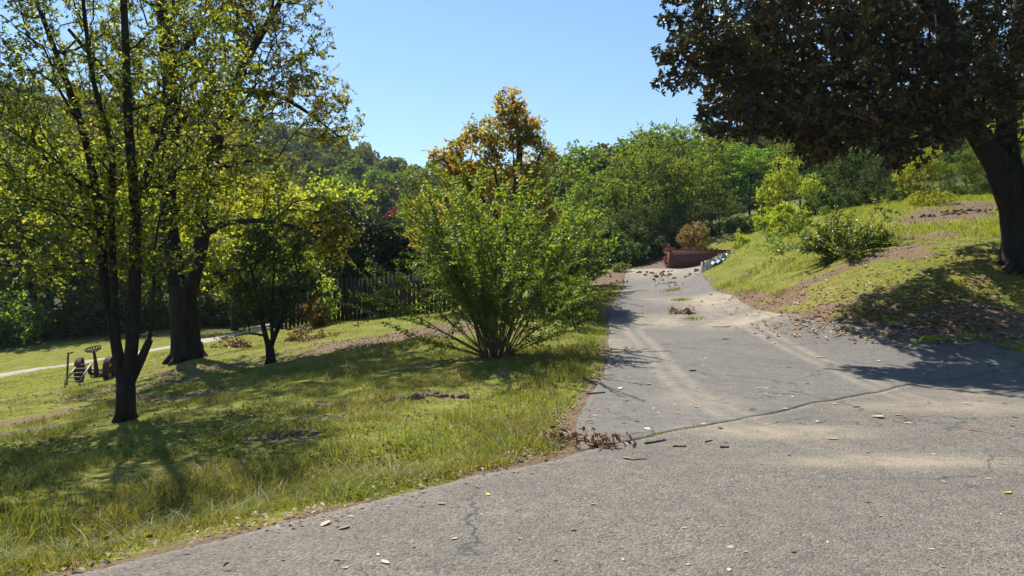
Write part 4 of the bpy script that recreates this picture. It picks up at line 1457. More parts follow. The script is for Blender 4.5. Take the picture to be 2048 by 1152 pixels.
g = blade_mesh('lawn_grass', x[near], y[near], Hh[near], Wd[near], rs, M['grass'], 1.25)
tag(g, 'short uneven lawn grass left of the driveway', 'grass', None, 'stuff')
g = blade_mesh('bank_grass', x[~near], y[~near], Hh[~near] * .8, Wd[~near], rs, M['grass'], 1.25)
tag(g, 'patchy grass on the bank right of the driveway', 'grass', None, 'stuff')
# broad-leaved weeds among the grass
x, y = scatter(26000, 3.8, 22, -42, 40, rs, 1.3)
m = (pave_sd(x, y) < -.12) & (fbm(x, y, 1.7, 3, 97) > .56) & (np.abs(polydist(x, y, path_xy)[0]) > 1.2) & (rs.rand(len(x)) > soil_mask(x, y))
x, y = x[m], y[m]
v, l, s = leaf_arrays(np.stack([x, y, ground_h(x, y) + rs.uniform(.015, .06, len(x))], 1), rs, (.025, .06), .7, .9, None, 'oval', .2, .1)
tag(link_mesh('lawn_weeds', np_mesh('lawn_weeds', v, l, s), M['lf_wood']), 'small broad-leaved weeds mixed into the grass', 'weeds', None, 'stuff')
# far field and upper slope
x, y = scatter(90000, 24, 46, -42, 40, rs, 1.0)
sd = pave_sd(x, y)
pd, _ = polydist(x, y, path_xy)
keep = (sd < -.1) & (rs.rand(len(x)) > soil_mask(x, y) * 1.2) & (np.abs(pd) > 1.15) & (y < 44)
x, y = x[keep], y[keep]
g = blade_mesh('field_grass', x, y, rs.uniform(.025, .055, len(x)) + .2 * sstep(8, 12, x) * rs.rand(len(x)), rs.uniform(.016, .028, len(x)), rs, M['grass_far'], .7)
tag(g, 'bright mown grass of the lower field and upper slope', 'grass', None, 'stuff')
# tall tufts: ditch, driveway edge, shrub foot, middle of the driveway
C = []
for px, py, n, hh, sp in [(1120, 760, 55, .22, .3), (1080, 775, 50, .22, .3), (1150, 745, 45, .2, .25), (1040, 800, 45, .2, .35), (980, 935, 60, .12, .16), (900, 965, 40, .1, .14), (300, 1010, 50, .2, .5), (150, 1030, 50, .2, .5), (440, 985, 50, .2, .45), (580, 955, 50, .18, .4),
                          (30, 1070, 60, .25, .35), (700, 920, 60, .2, .35), (820, 890, 60, .2, .35), (920, 850, 60, .2, .35), (1190, 640, 60, .25, .5), (1215, 600, 60, .22, .6), (1200, 670, 60, .2, .4), (1560, 590, 40, .15, .3), (1680, 640, 40, .1, .25), (1740, 635, 40, .1, .25),
                          (1500, 585, 60, .2, .5), (1450, 575, 60, .2, .5), (1600, 535, 60, .22, .6), (1520, 540, 60, .22, .7), (950, 690, 40, .2, .3), (1060, 700, 50, .2, .3)]:
    p = ground_pt(px, py)
    k = n * 3
    q = rs.normal(size=(k, 2)) * sp * .6
    C.append(np.stack([p[0] + q[:, 0], p[1] + q[:, 1], np.full(k, hh) * rs.uniform(.45, 1.15, k)], 1))
C = np.concatenate(C)
C = C[pave_sd(C[:, 0], C[:, 1]) < -.03]
rr = np.hypot(C[:, 0], C[:, 1])
g = blade_mesh('tall_grass', C[:, 0], C[:, 1], C[:, 2], np.clip(.005 + .0004 * rr, .006, .015), rs, M['grass'], .5)
tag(g, 'taller grass tufts along the ditch and driveway edge', 'grass', None, 'stuff')
for px, py, sp, n, lab in [(1345, 582, .4, 260, 'grass tuft growing from the middle of the driveway, farther one'), (1362, 602, .3, 220, 'grass tuft growing from the middle of the driveway, nearer one'), (1388, 640, .3, 160, 'sparse low grass tuft beside the leaf clumps on the driveway')]:
    p = ground_pt(px, py)
    q = rs.normal(size=(n, 2)) * sp * .5
    X, Y = p[0] + q[:, 0], p[1] + q[:, 1]
    root = empty('grass_tuft', (0, 0, 0), lab, 'grass tuft')
    o = blade_mesh('blades', X, Y, rs.uniform(.04, .1, n), np.full(n, .012), rs, M['grass'], .6, .1)
    o.parent = root
    tag(o, kind='stuff')
# moss and weeds in the seam
kk = [i for i in range(len(er_in)) if .6 < er_in[i][0] < 6.5]
kk = np.array(kk)[rs.randint(0, len(kk), 900)]
w8 = .8 * np.exp(-((er_in[kk][:, 0] - 1.75) / .45) ** 2) + .03
kk = kk[rs.rand(len(kk)) < w8]
X = er_in[kk][:, 0] - en[kk][:, 0] * .012 + rs.normal(size=len(kk)) * .022
Y = er_in[kk][:, 1] - en[kk][:, 1] * .012 + rs.normal(size=len(kk)) * .022
o = blade_mesh('seam_moss', X, Y, rs.uniform(.08, .105, len(kk)), np.full(len(kk), .011), rs, M['grass'], .35)
tag(o, 'moss and tiny weeds in the seam between road and driveway', 'moss', None, 'stuff')

# ------------------------------------------------------------------ leaf litter, clods
def litter(name, pts, size, rs, mat, lift=.02):
    X, Y = pts[:, 0], pts[:, 1]
    sd = pave_sd(X, Y)
    Z = np.where(sd > 0, pave_z(X, Y) + .012, ground_h(X, Y) + .025) + rs.uniform(0, lift, len(X))
    v, l, s = leaf_arrays(np.stack([X, Y, Z], 1), rs, size, .5, 2.2, None, 'oval', .3, .15)
    return link_mesh(name, np_mesh(name, v, l, s), mat)


L = []
for px, py, n, sx, sy in [(1700, 640, 330, 1.0, .5), (1800, 630, 420, .9, .7), (1900, 620, 520, 1.1, 1.0), (1990, 600, 420, 1.0, 1.2), (2040, 560, 260, 1.0, 1.2), (1850, 655, 300, .9, .3), (1620, 640, 150, .8, .4), (1800, 560, 160, 1.5, 1.2),
                          (1950, 500, 200, 1.6, 1.6), (1850, 560, 200, 1.6, 1.3), (1750, 590, 200, 1.4, .9), (1650, 600, 120, 1.2, .8), (1560, 600, 90, 1.0, .6), (1480, 600, 60, .7, 1.0), (1700, 560, 60, 1.2, 1), (1950, 672, 160, .9, .3)]:
    p = ground_pt(px, py)
    L.append(p[:2] + rs.normal(size=(int(n * .62), 2)) * np.array([sx, sy]) * .75)
o = litter('leaf_litter', np.concatenate(L), (.06, .15), rs, M['lf_dead'], .05)
tag(o, 'dry tan fallen leaves covering the bank below the magnolia', 'leaf litter', None, 'stuff')
L = []
t_ = rs.randint(0, len(er_in), 2600)
pt = er_in[t_] - en[t_] * np.abs(rs.normal(size=(2600, 1))) * .13
pt = pt[(pt[:, 0] > -4) & (pt[:, 0] < 1.4)]
L.append(pt[rs.rand(len(pt)) < .75 * sstep(.42, .62, fbm(pt[:, 0], pt[:, 1], 1.3, 2, 91))])
for px, py, n, s_ in [(1110, 880, 120, .28), (1160, 820, 70, .3), (1130, 845, 80, .22), (1200, 760, 40, .4), (1060, 905, 70, .25), (960, 955, 40, .25), (800, 1000, 30, .2), (640, 1040, 40, .2), (560, 1050, 30, .2), (300, 1110, 14, .3), (740, 985, 30, .2), (500, 1060, 30, .2), (1215, 720, 30, .4), (900, 880, 40, .9), (700, 900, 40, 1.0), (760, 820, 36, 1.2), (450, 900, 40, 1.6), (950, 780, 40, 1.2), (620, 780, 50, 2.2), (300, 860, 30, 1.6), (800, 720, 40, 2.5)]:
    p = ground_pt(px, py)
    L.append(p[:2] + rs.normal(size=(int(n * .7), 2)) * s_ * .7)
o = litter('edge_litter', np.concatenate(L), (.018, .06), rs, M['lf_dead'], .03)
tag(o, 'dry leaf scraps gathered along the road edge and driveway corner', 'leaf litter', None, 'stuff')


def lumps(name, pts, size, rs, mat):
    ico = [(0, 0, 1), (.89, 0, .45), (.28, .85, .45), (-.72, .53, .45), (-.72, -.53, .45), (.28, -.85, .45), (.72, .53, -.45), (-.28, .85, -.45), (-.89, 0, -.45), (-.28, -.85, -.45), (.72, -.53, -.45), (0, 0, -1)]
    tri = [(0, 1, 2), (0, 2, 3), (0, 3, 4), (0, 4, 5), (0, 5, 1), (1, 6, 2), (2, 7, 3), (3, 8, 4), (4, 9, 5), (5, 10, 1), (2, 6, 7), (3, 7, 8), (4, 8, 9), (5, 9, 10), (1, 10, 6), (11, 7, 6), (11, 8, 7), (11, 9, 8), (11, 10, 9), (11, 6, 10)]
    n = len(pts)
    ico = np.array(ico)
    s = rs.uniform(size[0], size[1], (n, 1, 1)) * rs.uniform(.6, 1.3, (n, 1, 3)) * .5
    V = ico[None] * (1 + rs.uniform(-.3, .3, (n, 12, 1))) * s
    sd = pave_sd(pts[:, 0], pts[:, 1])
    Z = np.where(sd > 0, pave_z(pts[:, 0], pts[:, 1]), ground_h(pts[:, 0], pts[:, 1])) + size[0] * .2
    V = V + np.stack([pts[:, 0], pts[:, 1], Z], 1)[:, None]
    lp = (np.arange(n) * 12)[:, None] + np.array(tri).reshape(1, -1)
    return link_mesh(name, np_mesh(name, V.reshape(-1, 3), lp.reshape(-1), np.full(n * 20, 3)), mat)


x, y = scatter(60000, 6, 34, -30, 38, rs, 1.2)
m = (soil_mask(x, y) > .5) & (pave_sd(x, y) < -.1) & (rs.rand(len(x)) < .6)
o = lumps('soil_clods', np.stack([x[m], y[m]], 1)[:5000], (.012, .05), rs, M['clod'])
tag(o, 'loose clods of brown earth on the disturbed patches', 'soil', None, 'stuff')
for px, py, n, sx, sy, sz, lab in [(845, 800, 60, .28, .07, (.04, .14), 'dark heap of torn turf on the mid lawn'), (590, 870, 40, .2, .06, (.04, .12), 'dark clump of dug earth in the left lawn, right one'), (515, 882, 34, .15, .05, (.04, .12), 'dark clump of dug earth in the left lawn, left one'),
                                   (1330, 552, 46, .6, 1.1, (.04, .2), 'dark scatter of mud lumps across the driveway top'), (1340, 568, 24, .35, .9, (.03, .13), 'broken mud lumps below the driveway top'), (1925, 425, 60, 1.0, .25, (.06, .2), 'dark ridge of turned soil on the bare bank')]:
    p = ground_pt(px, py)
    root = empty('earth_heap', (0, 0, 0), lab, 'earth heap')
    o = lumps('clods', p[:2] + rs.normal(size=(n, 2)) * np.array([sx, sy]), sz, rs, M['clod'])
    o.parent = root
    tag(o, kind='stuff')
p = ground_pt(655, 806)
mb = MB()
mb.box((0, 0, .02), (.36, .2, .07), (0.05, .06, .35), .025, .03)
o = mb.build('flat_stone', M['flat_stone'])
o.location = (p[0], p[1], gh(p[0], p[1]))
tag(o, 'flat grey stone lying in the lawn', 'stone')

# ------------------------------------------------------------------ picket fence
fa, fb = at_depth(560, 28.0), at_depth(905, 26.6)
fl = np.linalg.norm(fb[:2] - fa[:2])
fdir = (fb[:2] - fa[:2]) / fl
fence = empty('picket_fence', fa, 'tall weathered wooden picket fence at the back of the lawn', 'fence')
pm = []
for k in range(4):
    mb = MB()
    hh = 1.5 + .04 * k
    wq, tq = .112, .022
    v = [(-wq / 2, -tq / 2, 0), (wq / 2, -tq / 2, 0), (wq / 2, -tq / 2, hh - .07), (0, -tq / 2, hh), (-wq / 2, -tq / 2, hh - .07), (-wq / 2, tq / 2, 0), (wq / 2, tq / 2, 0), (wq / 2, tq / 2, hh - .07), (0, tq / 2, hh), (-wq / 2, tq / 2, hh - .07)]
    mb.add(v, [(0, 1, 2, 3, 4), (9, 8, 7, 6, 5), (0, 5, 6, 1), (1, 6, 7, 2), (2, 7, 8, 3), (3, 8, 9, 4), (4, 9, 5, 0)])
    pm.append(np_mesh('picket', np.concatenate(mb.v), mb.l, mb.s))
    pm[-1].materials.append(M['wood_fence'])
fang = math.atan2(fdir[1], fdir[0])
npk = int(fl / .158)
for k in range(npk):
    t = (k + .5) * .158
    x, y = fa[0] + fdir[0] * t, fa[1] + fdir[1] * t
    o = bpy.data.objects.new('picket', random.choice(pm))
    COL.objects.link(o)
    o.parent = fence
    o.location = (x - fa[0], y - fa[1], gh(x, y) - .02 - fa[2])
    o.rotation_euler = (random.uniform(-.01, .01), random.uniform(-.022, .022), fang)
for hh in (.4, 1.2):
    mb = MB()
    n = 12
    pts = [(fa[0] + fdir[0] * fl * i / n, fa[1] + fdir[1] * fl * i / n) for i in range(n + 1)]
    for i in range(n):
        a_, b_ = np.array([*pts[i], gh(*pts[i]) + hh]), np.array([*pts[i + 1], gh(*pts[i + 1]) + hh])
        nn = np.array([-fdir[1], fdir[0], 0]) * .035
        up_ = np.array([0, 0, .04])
        o1 = nn * 1.0
        V = [a_ + o1 - nn * .5 - up_, a_ + o1 + nn * .5 - up_, a_ + o1 + nn * .5 + up_, a_ + o1 - nn * .5 + up_]
        V += [b_ + o1 - nn * .5 - up_, b_ + o1 + nn * .5 - up_, b_ + o1 + nn * .5 + up_, b_ + o1 - nn * .5 + up_]
        mb.add(np.array(V) - fa, [(0, 1, 2, 3), (7, 6, 5, 4), (0, 4, 5, 1), (1, 5, 6, 2), (2, 6, 7, 3), (3, 7, 4, 0)])
    mb.build('rail', M['wood_fence'], fence)
for k in range(5):
    t = fl * k / 4
    x, y = fa[0] + fdir[0] * t, fa[1] + fdir[1] * t
    mb = MB()
    mb.box((0, 0, .7), (.1, .1, 1.6), (0, 0, fang), .004, .01)
    o = mb.build('post', M['wood_fence'], fence)
    o.location = (x - fa[0] - fdir[1] * .12, y - fa[1] + fdir[0] * .12, gh(x, y) - .1 - fa[2])

# dry brown shrub and green vine against the fence
def tuft_shrub(name, label, base, rx, h, n, lmat, seed, size=(.05, .1), cat='shrub', per=16, group=None, bark='twig', rtip=.003, hang=0.0, zc=.5):
    rs_ = np.random.RandomState(seed)
    stems = []
    for i in range(6):
        an = rs_.uniform(0, 6.28)
        stems.append([(0.03 * math.cos(an), .03 * math.sin(an), -.05, .018), (rx * .2 * math.cos(an), rx * .2 * math.sin(an), h * .25, .014), (rx * .45 * math.cos(an), rx * .45 * math.sin(an), h * .55, .008)])
    return tree(name, label, cat, base, stems, [((0, 0, h * zc), (rx, rx, h * .5), n, .5)], None, M[bark], lmat, seed, group, bf=.3, seg=.12, rtip=rtip, per=per, rc=.08, size=size, aspect=.5, up=.2, trunk_sides=5, hang=hang)


tuft_shrub('dry_shrub', 'round brown dried shrub at the left end of the picket fence', at_depth(632, 26.4), .42, 1.05, 170, M['lf_rusty'], 301)
tuft_shrub('fence_vine', 'yellow-green climber leaves hanging on the fence beside the dry shrub', at_depth(655, 27.0), .5, 1.7, 70, M['lf_yellow'], 302, (.08, .14))
tuft_shrub('rusty_shrub', 'rounded shrub with rust-tinted leaves behind the brick wall', at_depth(1388, 43.5), .95, 1.9, 230, M['lf_rusty'], 303, (.08, .14))
tuft_shrub('red_plant', 'pinkish red plant hanging over the left corner of the brick wall', at_depth(1338, 41.6), .3, 1.25, 90, M['lf_redplant'], 304, (.06, .1))
tuft_shrub('low_weed', 'low bright green weed at the left edge of the driveway top', at_depth(1243, 37), .5, .45, 70, M['lf_shrub'], 305, (.06, .1), 'weed')
tuft_shrub('dry_weed', 'straw-coloured weeds at the top of the bank near the magnolia', at_depth(1860, 30), .9, .6, 140, M['lf_yellow'], 306, (.05, .1), 'weed')

# ------------------------------------------------------------------ brush heap on the bank, arching cut stems
b = ground_pt(1700, 505)
b[2] = gh(b[0], b[1]) - .03
myrtle_shrub('brush_heap', 'green leafy brush heap with bare arching stems on the bank', b, 60, 1.2, 2.3, 401, M['lf_shrub'], M['twig_grey'],
             [(2.6, .9, 1.9, .35), (2.9, 1.0, 2.2, .3), (math.pi, 1.1, 2.0, .4), (2.2, .6, 1.9, .5), (1.2, .5, 1.7, .35), (.4, .5, 1.9, .05), (0.2, 1.0, 1.3, .1), (3.3, 1.2, 1.5, .3)], leaf=.1, gap=.055, side=10, foot=.6, cat='brush heap', r0=.014)
b = ground_pt(1610, 505)
b[2] = gh(b[0], b[1]) + .1
myrtle_shrub('cut_branch', 'cut leafy branch lying across the grass slope, left of the brush heap', b, 2, .5, .5, 402, M['lf_myrtle'], M['twig_grey'],
             [(math.pi * 1.05, 1.25, 1.5, .22), (math.pi * 1.12, 1.4, 1.6, .15), (math.pi * .95, 1.2, 1.1, .2), (1.2, .7, .9, .1)], leaf=.085, gap=.05, side=4, foot=.1, cat='branch', r0=.014)
b = ground_pt(1560, 500)
b[2] = gh(b[0], b[1]) + .05
myrtle_shrub('sapling_clump', 'bright green sapling clump on the slope above the cut branch', b, 14, .8, 1.5, 403, M['lf_shrub'], M['twig_grey'], [], leaf=.08, gap=.06, side=5, foot=.4, cat='shrub', r0=.01)

# ------------------------------------------------------------------ brick wall, rubble, block, tarp
def uv_boxes(name, boxes, mat, parent):
    mb = MB()
    uvs = []
    for c, sz, rz in boxes:
        n0 = len(mb.s)
        mb.box(c, sz, (0, 0, rz))
    me = np_mesh(name, np.concatenate(mb.v), mb.l, mb.s)
    uv = me.uv_layers.new(name='UVMap')
    ca, sa = math.cos(boxes[0][2]), math.sin(boxes[0][2])
    for poly in me.polygons:
        nrm = poly.normal
        for li in poly.loop_indices:
            co = me.vertices[me.loops[li].vertex_index].co
            a = co.x * ca + co.y * sa
            b_ = -co.x * sa + co.y * ca
            lx = nrm.x * ca + nrm.y * sa
            if abs(nrm.z) > .7:
                uv.data[li].uv = (a, b_)
            elif abs(lx) > .7:
                uv.data[li].uv = (b_ + .05, co.z)
            else:
                uv.data[li].uv = (a, co.z)
    return link_mesh(name, me, mat, parent)


wa = W(1337, 531, 41.0)
wb = W(1466, 512, 41.9)
wang = math.atan2(wb[1] - wa[1], wb[0] - wa[0])
wlen = math.hypot(wb[0] - wa[0], wb[1] - wa[1])
wz = gh(wa[0], wa[1]) - .15
bw = empty('brick_wall', (wa[0], wa[1], wz), 'low red brick retaining wall at the end of the driveway', 'wall')
topz = W(0, 501, 41)[2] - wz
ux, uy = math.cos(wang), math.sin(wang)
uv_boxes('wall', [((ux * wlen / 2, uy * wlen / 2, topz / 2), (wlen, .22, topz), wang)], M['brick'], bw)
uv_boxes('coping', [((ux * wlen / 2, uy * wlen / 2, topz + .032), (wlen + .04, .27, .06), wang)], M['brick'], bw)
pz_ = W(0, 490, 41.9)[2] - wz
uv_boxes('pier', [((ux * (wlen + .18), uy * (wlen + .18), pz_ / 2), (.36, .36, pz_), wang)], M['brick'], bw)
uv_boxes('upper_wall', [((ux * (wlen + .9), uy * (wlen + .9), (pz_ - .12) / 2), (1.05, .22, pz_ - .12), wang)], M['brick'], bw)

rub = at_depth(1438, 36.5)
rub_o = empty('rubble_heap', rub, 'heap of pale broken stones at the foot of the grass slope', 'rubble heap')
rs2 = np.random.RandomState(9)
for k in range(46):
    t = rs2.rand()
    px = 1398 + 66 * t + rs2.uniform(-5, 5)
    d = 36 + t * 2.2 + rs2.uniform(-.3, .3)
    x = (px - 1024) / FPX * d
    z = gh(x, d) + rs2.uniform(.0, .28) * (1 - abs(t - .4))
    mb = MB()
    mb.box((0, 0, 0), rs2.uniform(.12, .3, 3) * np.array([1.2, 1, .6]), tuple(rs2.uniform(-.6, .6, 3)), .03, .03)
    o = mb.build('stone', M['stone'], rub_o)
    o.location = (x - rub[0], d - rub[1], z - rub[2] + .06)
mb = MB()
mb.box((0, 0, .2), (.36, .3, .46), (0, 0, .5), .006, .02)
o = mb.build('concrete_block', M['concrete'])
p = at_depth(1412, 34.0)
o.location = (p[0], p[1], p[2] + .04)
tag(o, 'pale upright concrete block beside the driveway, below the rubble', 'block')
# crumpled tarp
n = 14
uu, vv = np.meshgrid(np.linspace(0, 1, n), np.linspace(0, 1, n))
p = at_depth(1436, 35.2)
X = (uu - .5) * .75 + .25 * (vv - .5)
Y = (vv - .5) * .5
Z = np.array([[gh(p[0] + X[i, j], p[1] + Y[i, j]) - p[2] for j in range(n)] for i in range(n)]) + .24 + .14 * (fbm(uu, vv, 4, 3, 5) - .3) + .05 * np.sin(uu * 19 + vv * 7)
ix = np.arange(n * n).reshape(n, n)
q2 = np.stack([ix[:-1, :-1], ix[:-1, 1:], ix[1:, 1:], ix[1:, :-1]], -1).reshape(-1, 4)
o = link_mesh('blue_tarp', np_mesh('blue_tarp', np.stack([X, Y, Z], -1).reshape(-1, 3), q2, np.full(len(q2), 4), False), M['tarp'])
o.location = p
o.modifiers.new('thickness', 'SOLIDIFY').thickness = .006
tag(o, 'crumpled blue tarp lying on the rubble heap', 'tarp')

# ------------------------------------------------------------------ old horse-drawn mower on the lawn
mp_ = at_depth(178, 19.8)
mow = empty('antique_mower', mp_ + np.array([0, 0, .03]), 'rusty antique farm mower with pan seat and ladder-like frame, left lawn', 'farm implement', None, -.12)
for wx, wy, rr_ in [(-.46, .25, .31), (.5, .1, .34)]:
    mb = MB()
    a = np.linspace(0, 2 * np.pi, 25)
    rim = np.stack([np.zeros(25), np.cos(a) * rr_, np.sin(a) * rr_], 1)
    for ox in (-.05, 0, .05):
        mb.tube(rim + np.array([ox, 0, 0]), .028, 6, False)
    for k in range(24):
        an = k / 24 * 2 * math.pi
        mb.box((0, math.cos(an) * rr_, math.sin(an) * rr_), (.11, .05, .022), (an + math.pi / 2, 0, 0))
    wh = mb.build('wheel', M['rust'], mow, False)
    wh.location = (wx, wy, rr_ - .01)
    wh.rotation_euler = (0, 0, .3 if wx > 0 else .45)
    for k in range(8):
        an = k / 8 * 2 * math.pi
        mb = MB()
        mb.tube([(0, 0, 0), (0, math.cos(an) * rr_, math.sin(an) * rr_)], .013, 5)
        o = mb.build('spoke', M['rust'], wh)
    mb = MB()
    mb.tube([(-.1, 0, 0), (.1, 0, 0)], .055, 10)
    mb.build('hub', M['rust'], wh)
mb = MB()
mb.tube([(-.46, .25, .3), (0.0, .18, .31), (.5, .1, .33)], .025, 8)
mb.build('axle', M['rust'], mow, True)
mb = MB()
mb.tube([(.12, .12, .18), (.11, .1, .4), (.1, .08, .62), (.09, .05, .8)], [.06, .05, .04, .034], 8)
mb.build('seat_post', M['rust'], mow, True)
mb = MB()
ns, nr_ = 18, 4
for k in range(ns):                      # slatted pan seat
    a0, a1 = k / ns * 2 * math.pi, (k + .55) / ns * 2 * math.pi
    prof = [(.05, .0), (.12, .005), (.17, .03), (.205, .085)]
    V = []
    for rr_, zz_ in prof:
        for an in (a0, a1):
            V.append((math.cos(an) * rr_ * 1.05, math.sin(an) * rr_ * .9, zz_))
    nV = len(V)
    V += [(x_, y_, z_ - .008) for x_, y_, z_ in V]
    F = []
    for i in range(3):
        F += [(2 * i, 2 * i + 1, 2 * i + 3, 2 * i + 2), (nV + 2 * i + 2, nV + 2 * i + 3, nV + 2 * i + 1, nV + 2 * i)]
    mb.add(V, F)
a = np.linspace(0, 2 * np.pi, 29)
mb.tube(np.stack([np.cos(a) * .215, np.sin(a) * .186, np.full(29, .09)], 1), .011, 6, False)
mb.tube(np.stack([np.cos(a) * .055, np.sin(a) * .05, np.full(29, .002)], 1), .014, 6, False)
mb.box((0, 0, -.004), (.1, .1, .012))
o = mb.build('seat', M['rust'], mow)
o.location = (.09, .05, .81)
o.rotation_euler = (.28, -.12, 0)
mb = MB()
mb.box((.14, .12, .2), (.34, .2, .13), (0, 0, .1), .01, .03)
mb.tube([(.14, .12, .2), (.32, .05, .22), (.5, .1, .3)], .04, 8)
mb.build('gearbox', M['rust'], mow)
mb = MB()
mb.tube([(-.2, .12, .25), (-.2, .1, .42), (-.24, .06, .58), (-.29, .03, .66)], .012, 6)
mb.build('lever', M['rust'], mow, True)
mb = MB()
mb.tube([(-.06, .1, .22), (-.06, .1, .36), (-.05, .1, .46)], [.05, .04, .02], 7)
mb.build('stand', M['rust'], mow, True)
# ladder frame in front
LA, LB = np.array([-.27, -.55, .1]), np.array([.13, -.55, .12])
LC, LD = np.array([-.37, .05, .46]), np.array([.0, .05, .48])
for a_, b_ in ((LA, LC), (LB, LD)):
    mb = MB()
    mb.tube([a_, (a_ + b_) / 2, b_], .024, 6)
    mb.build('side_rail', M['sunlit_iron'], mow)
for k in range(5):
    t = k / 4
    mb = MB()
    mb.tube([LA * (1 - t) + LC * t, LB * (1 - t) + LD * t], .017, 6)
    mb.build('rung', M['sunlit_iron'], mow)
for q in (LA, LB):
    mb = MB()
    mb.tube([q, q + np.array([0, 0, -.16])], .014, 6)
    mb.build('foot', M['rust'], mow)
mb = MB()
mb.tube([(-.56, -.1, -.05), (-.57, -.05, .4), (-.57, -.02, .76)], .022, 6)
for k in range(14):
    mb.box((-.6, -.05, .1 + k * .045), (.05, .012, .012))
mb.tube([(-.6, -.02, .76), (-.5, -.02, .77), (-.44, -.02, .79)], .02, 6)
mb.build('cutter_bar', M['rust'], mow)

# ------------------------------------------------------------------ wilted branches and sticks
def dead_branch(name, label, base, L_, az, n, seed, rise=.5, leaf=(.06, .12), mat='lf_brown', group=None, per=5, cat='branch', spread=.5):
    rs_ = np.random.RandomState(seed)
    root = empty(name, base, label, cat, group)
    mb = MB()
    C = []
    for i in range(n):
        a_ = az + rs_.normal() * spread
        d_ = np.array([math.cos(a_), math.sin(a_), rs_.uniform(.0, rise)])
        p0 = np.array([rs_.normal() * .1 * L_, rs_.normal() * .1 * L_, .02])
        p = arch(p0, d_, L_ * rs_.uniform(.5, 1.1), rs_, .35, 8, .12)
        p[:, 2] = np.maximum(p[:, 2], .02)
        mb.tube(p, np.linspace(.016, .004, 8), 5)
        for q in p[2:]:
            C.append(q + rs_.normal(size=(per, 3)) * np.array([.09, .09, .05]))
    tag(mb.build('stems', M['twig'], root, True), kind='stuff')
    C = np.concatenate(C)
    C[:, 2] = np.maximum(C[:, 2], .02)
    v, l, s = leaf_arrays(C, rs_, leaf, .5, .15, None, 'oval', .3, .2)
    tag(link_mesh('leaves', np_mesh('leaves', v, l, s), M[mat], root), kind='stuff')
    return root


def on_ground(px, py, lift=0.0):
    p = ground_pt(px, py)
    sd_ = float(pave_sd(np.array([p[0]]), np.array([p[1]]))[0])
    p[2] = (float(pave_z(p[0], p[1])[0]) if sd_ > 0 else gh(p[0], p[1])) + lift
    return p


dead_branch('wilted_branch', 'wilted brown branch with one upright sprig, left of the small lawn tree', on_ground(500, 697), 1.0, math.pi * .95, 7, 501, .75)
dead_branch('wilted_branch', 'wilted brown branch directly behind the small lawn tree', on_ground(575, 683), .8, .3, 6, 502, .5)
dead_branch('wilted_branch', 'wilted brown branch pile right of the small lawn tree', on_ground(610, 681), .75, .5, 7, 503, .4)
dead_branch('fallen_branch', 'fallen branch with curled dark red-brown leaves at the driveway corner', on_ground(1070, 892), .5, .03, 6, 504, .12, (.045, .09), 'lf_brown', per=4, spread=.45)
dead_branch('fallen_branch', 'small brown leafy twig end lying on the seam beside the driveway corner', on_ground(1180, 896), .3, .05, 3, 505, .08, (.045, .09), 'lf_brown', per=3, spread=.3)
dead_branch('leaf_clump', 'dry curled leaf clump standing on the driveway, left of two', on_ground(1350, 628), .2, 1.6, 4, 506, .9, (.08, .16), 'lf_dead', per=2, spread=1.2, cat='leaf clump')
dead_branch('leaf_clump', 'dry curled leaf clump standing on the driveway, right of two', on_ground(1376, 628), .14, 1.6, 3, 507, .9, (.08, .16), 'lf_dead', per=2, spread=1.2, cat='leaf clump')
# green magnolia sprigs on the asphalt
for px, py, sd_, lab in [(1862, 688, 601, 'fresh green leaf sprig on the asphalt, left of two near the bank'), (1922, 686, 602, 'fresh dark green leaf sprig on the asphalt, right of two near the bank')]:
    rs_ = np.random.RandomState(sd_)
    root = empty('leaf_sprig', on_ground(px, py + 4, .01), lab, 'sprig', None, 0, 1.5)
    mb = MB()
    p = np.array([(-.22, 0, .02), (-.05, .03, .04), (.1, .0, .06), (.22, -.02, .05)])
    mb.tube(p, .006, 5)
    mb.build('stem', M['stick'], root, True)
    C, A = [], []
    for t in np.linspace(0, 1, 9):
        q = np.array([np.interp(t, np.linspace(0, 1, 4), p[:, i]) for i in range(3)])
        a_ = unit(np.array([rs_.uniform(-.5, .7), rs_.choice([-1, 1]) * rs_.uniform(.3, 1), rs_.uniform(.2, .9)]))
        C.append(q + a_ * .07)
        A.append(a_)
    C = np.array(C)
    C[:, 2] = np.maximum(C[:, 2], .05)
    for i in range(len(C)):
        v, l, s = leaf_arrays(C[i:i + 1], rs_, (.13, .19), .45, .5, np.array([A[i]]) * 3, 'oval', .12, .1)
        link_mesh('leaf', np_mesh('leaf', v, l, s, True), M['lf_myrtle'], root)
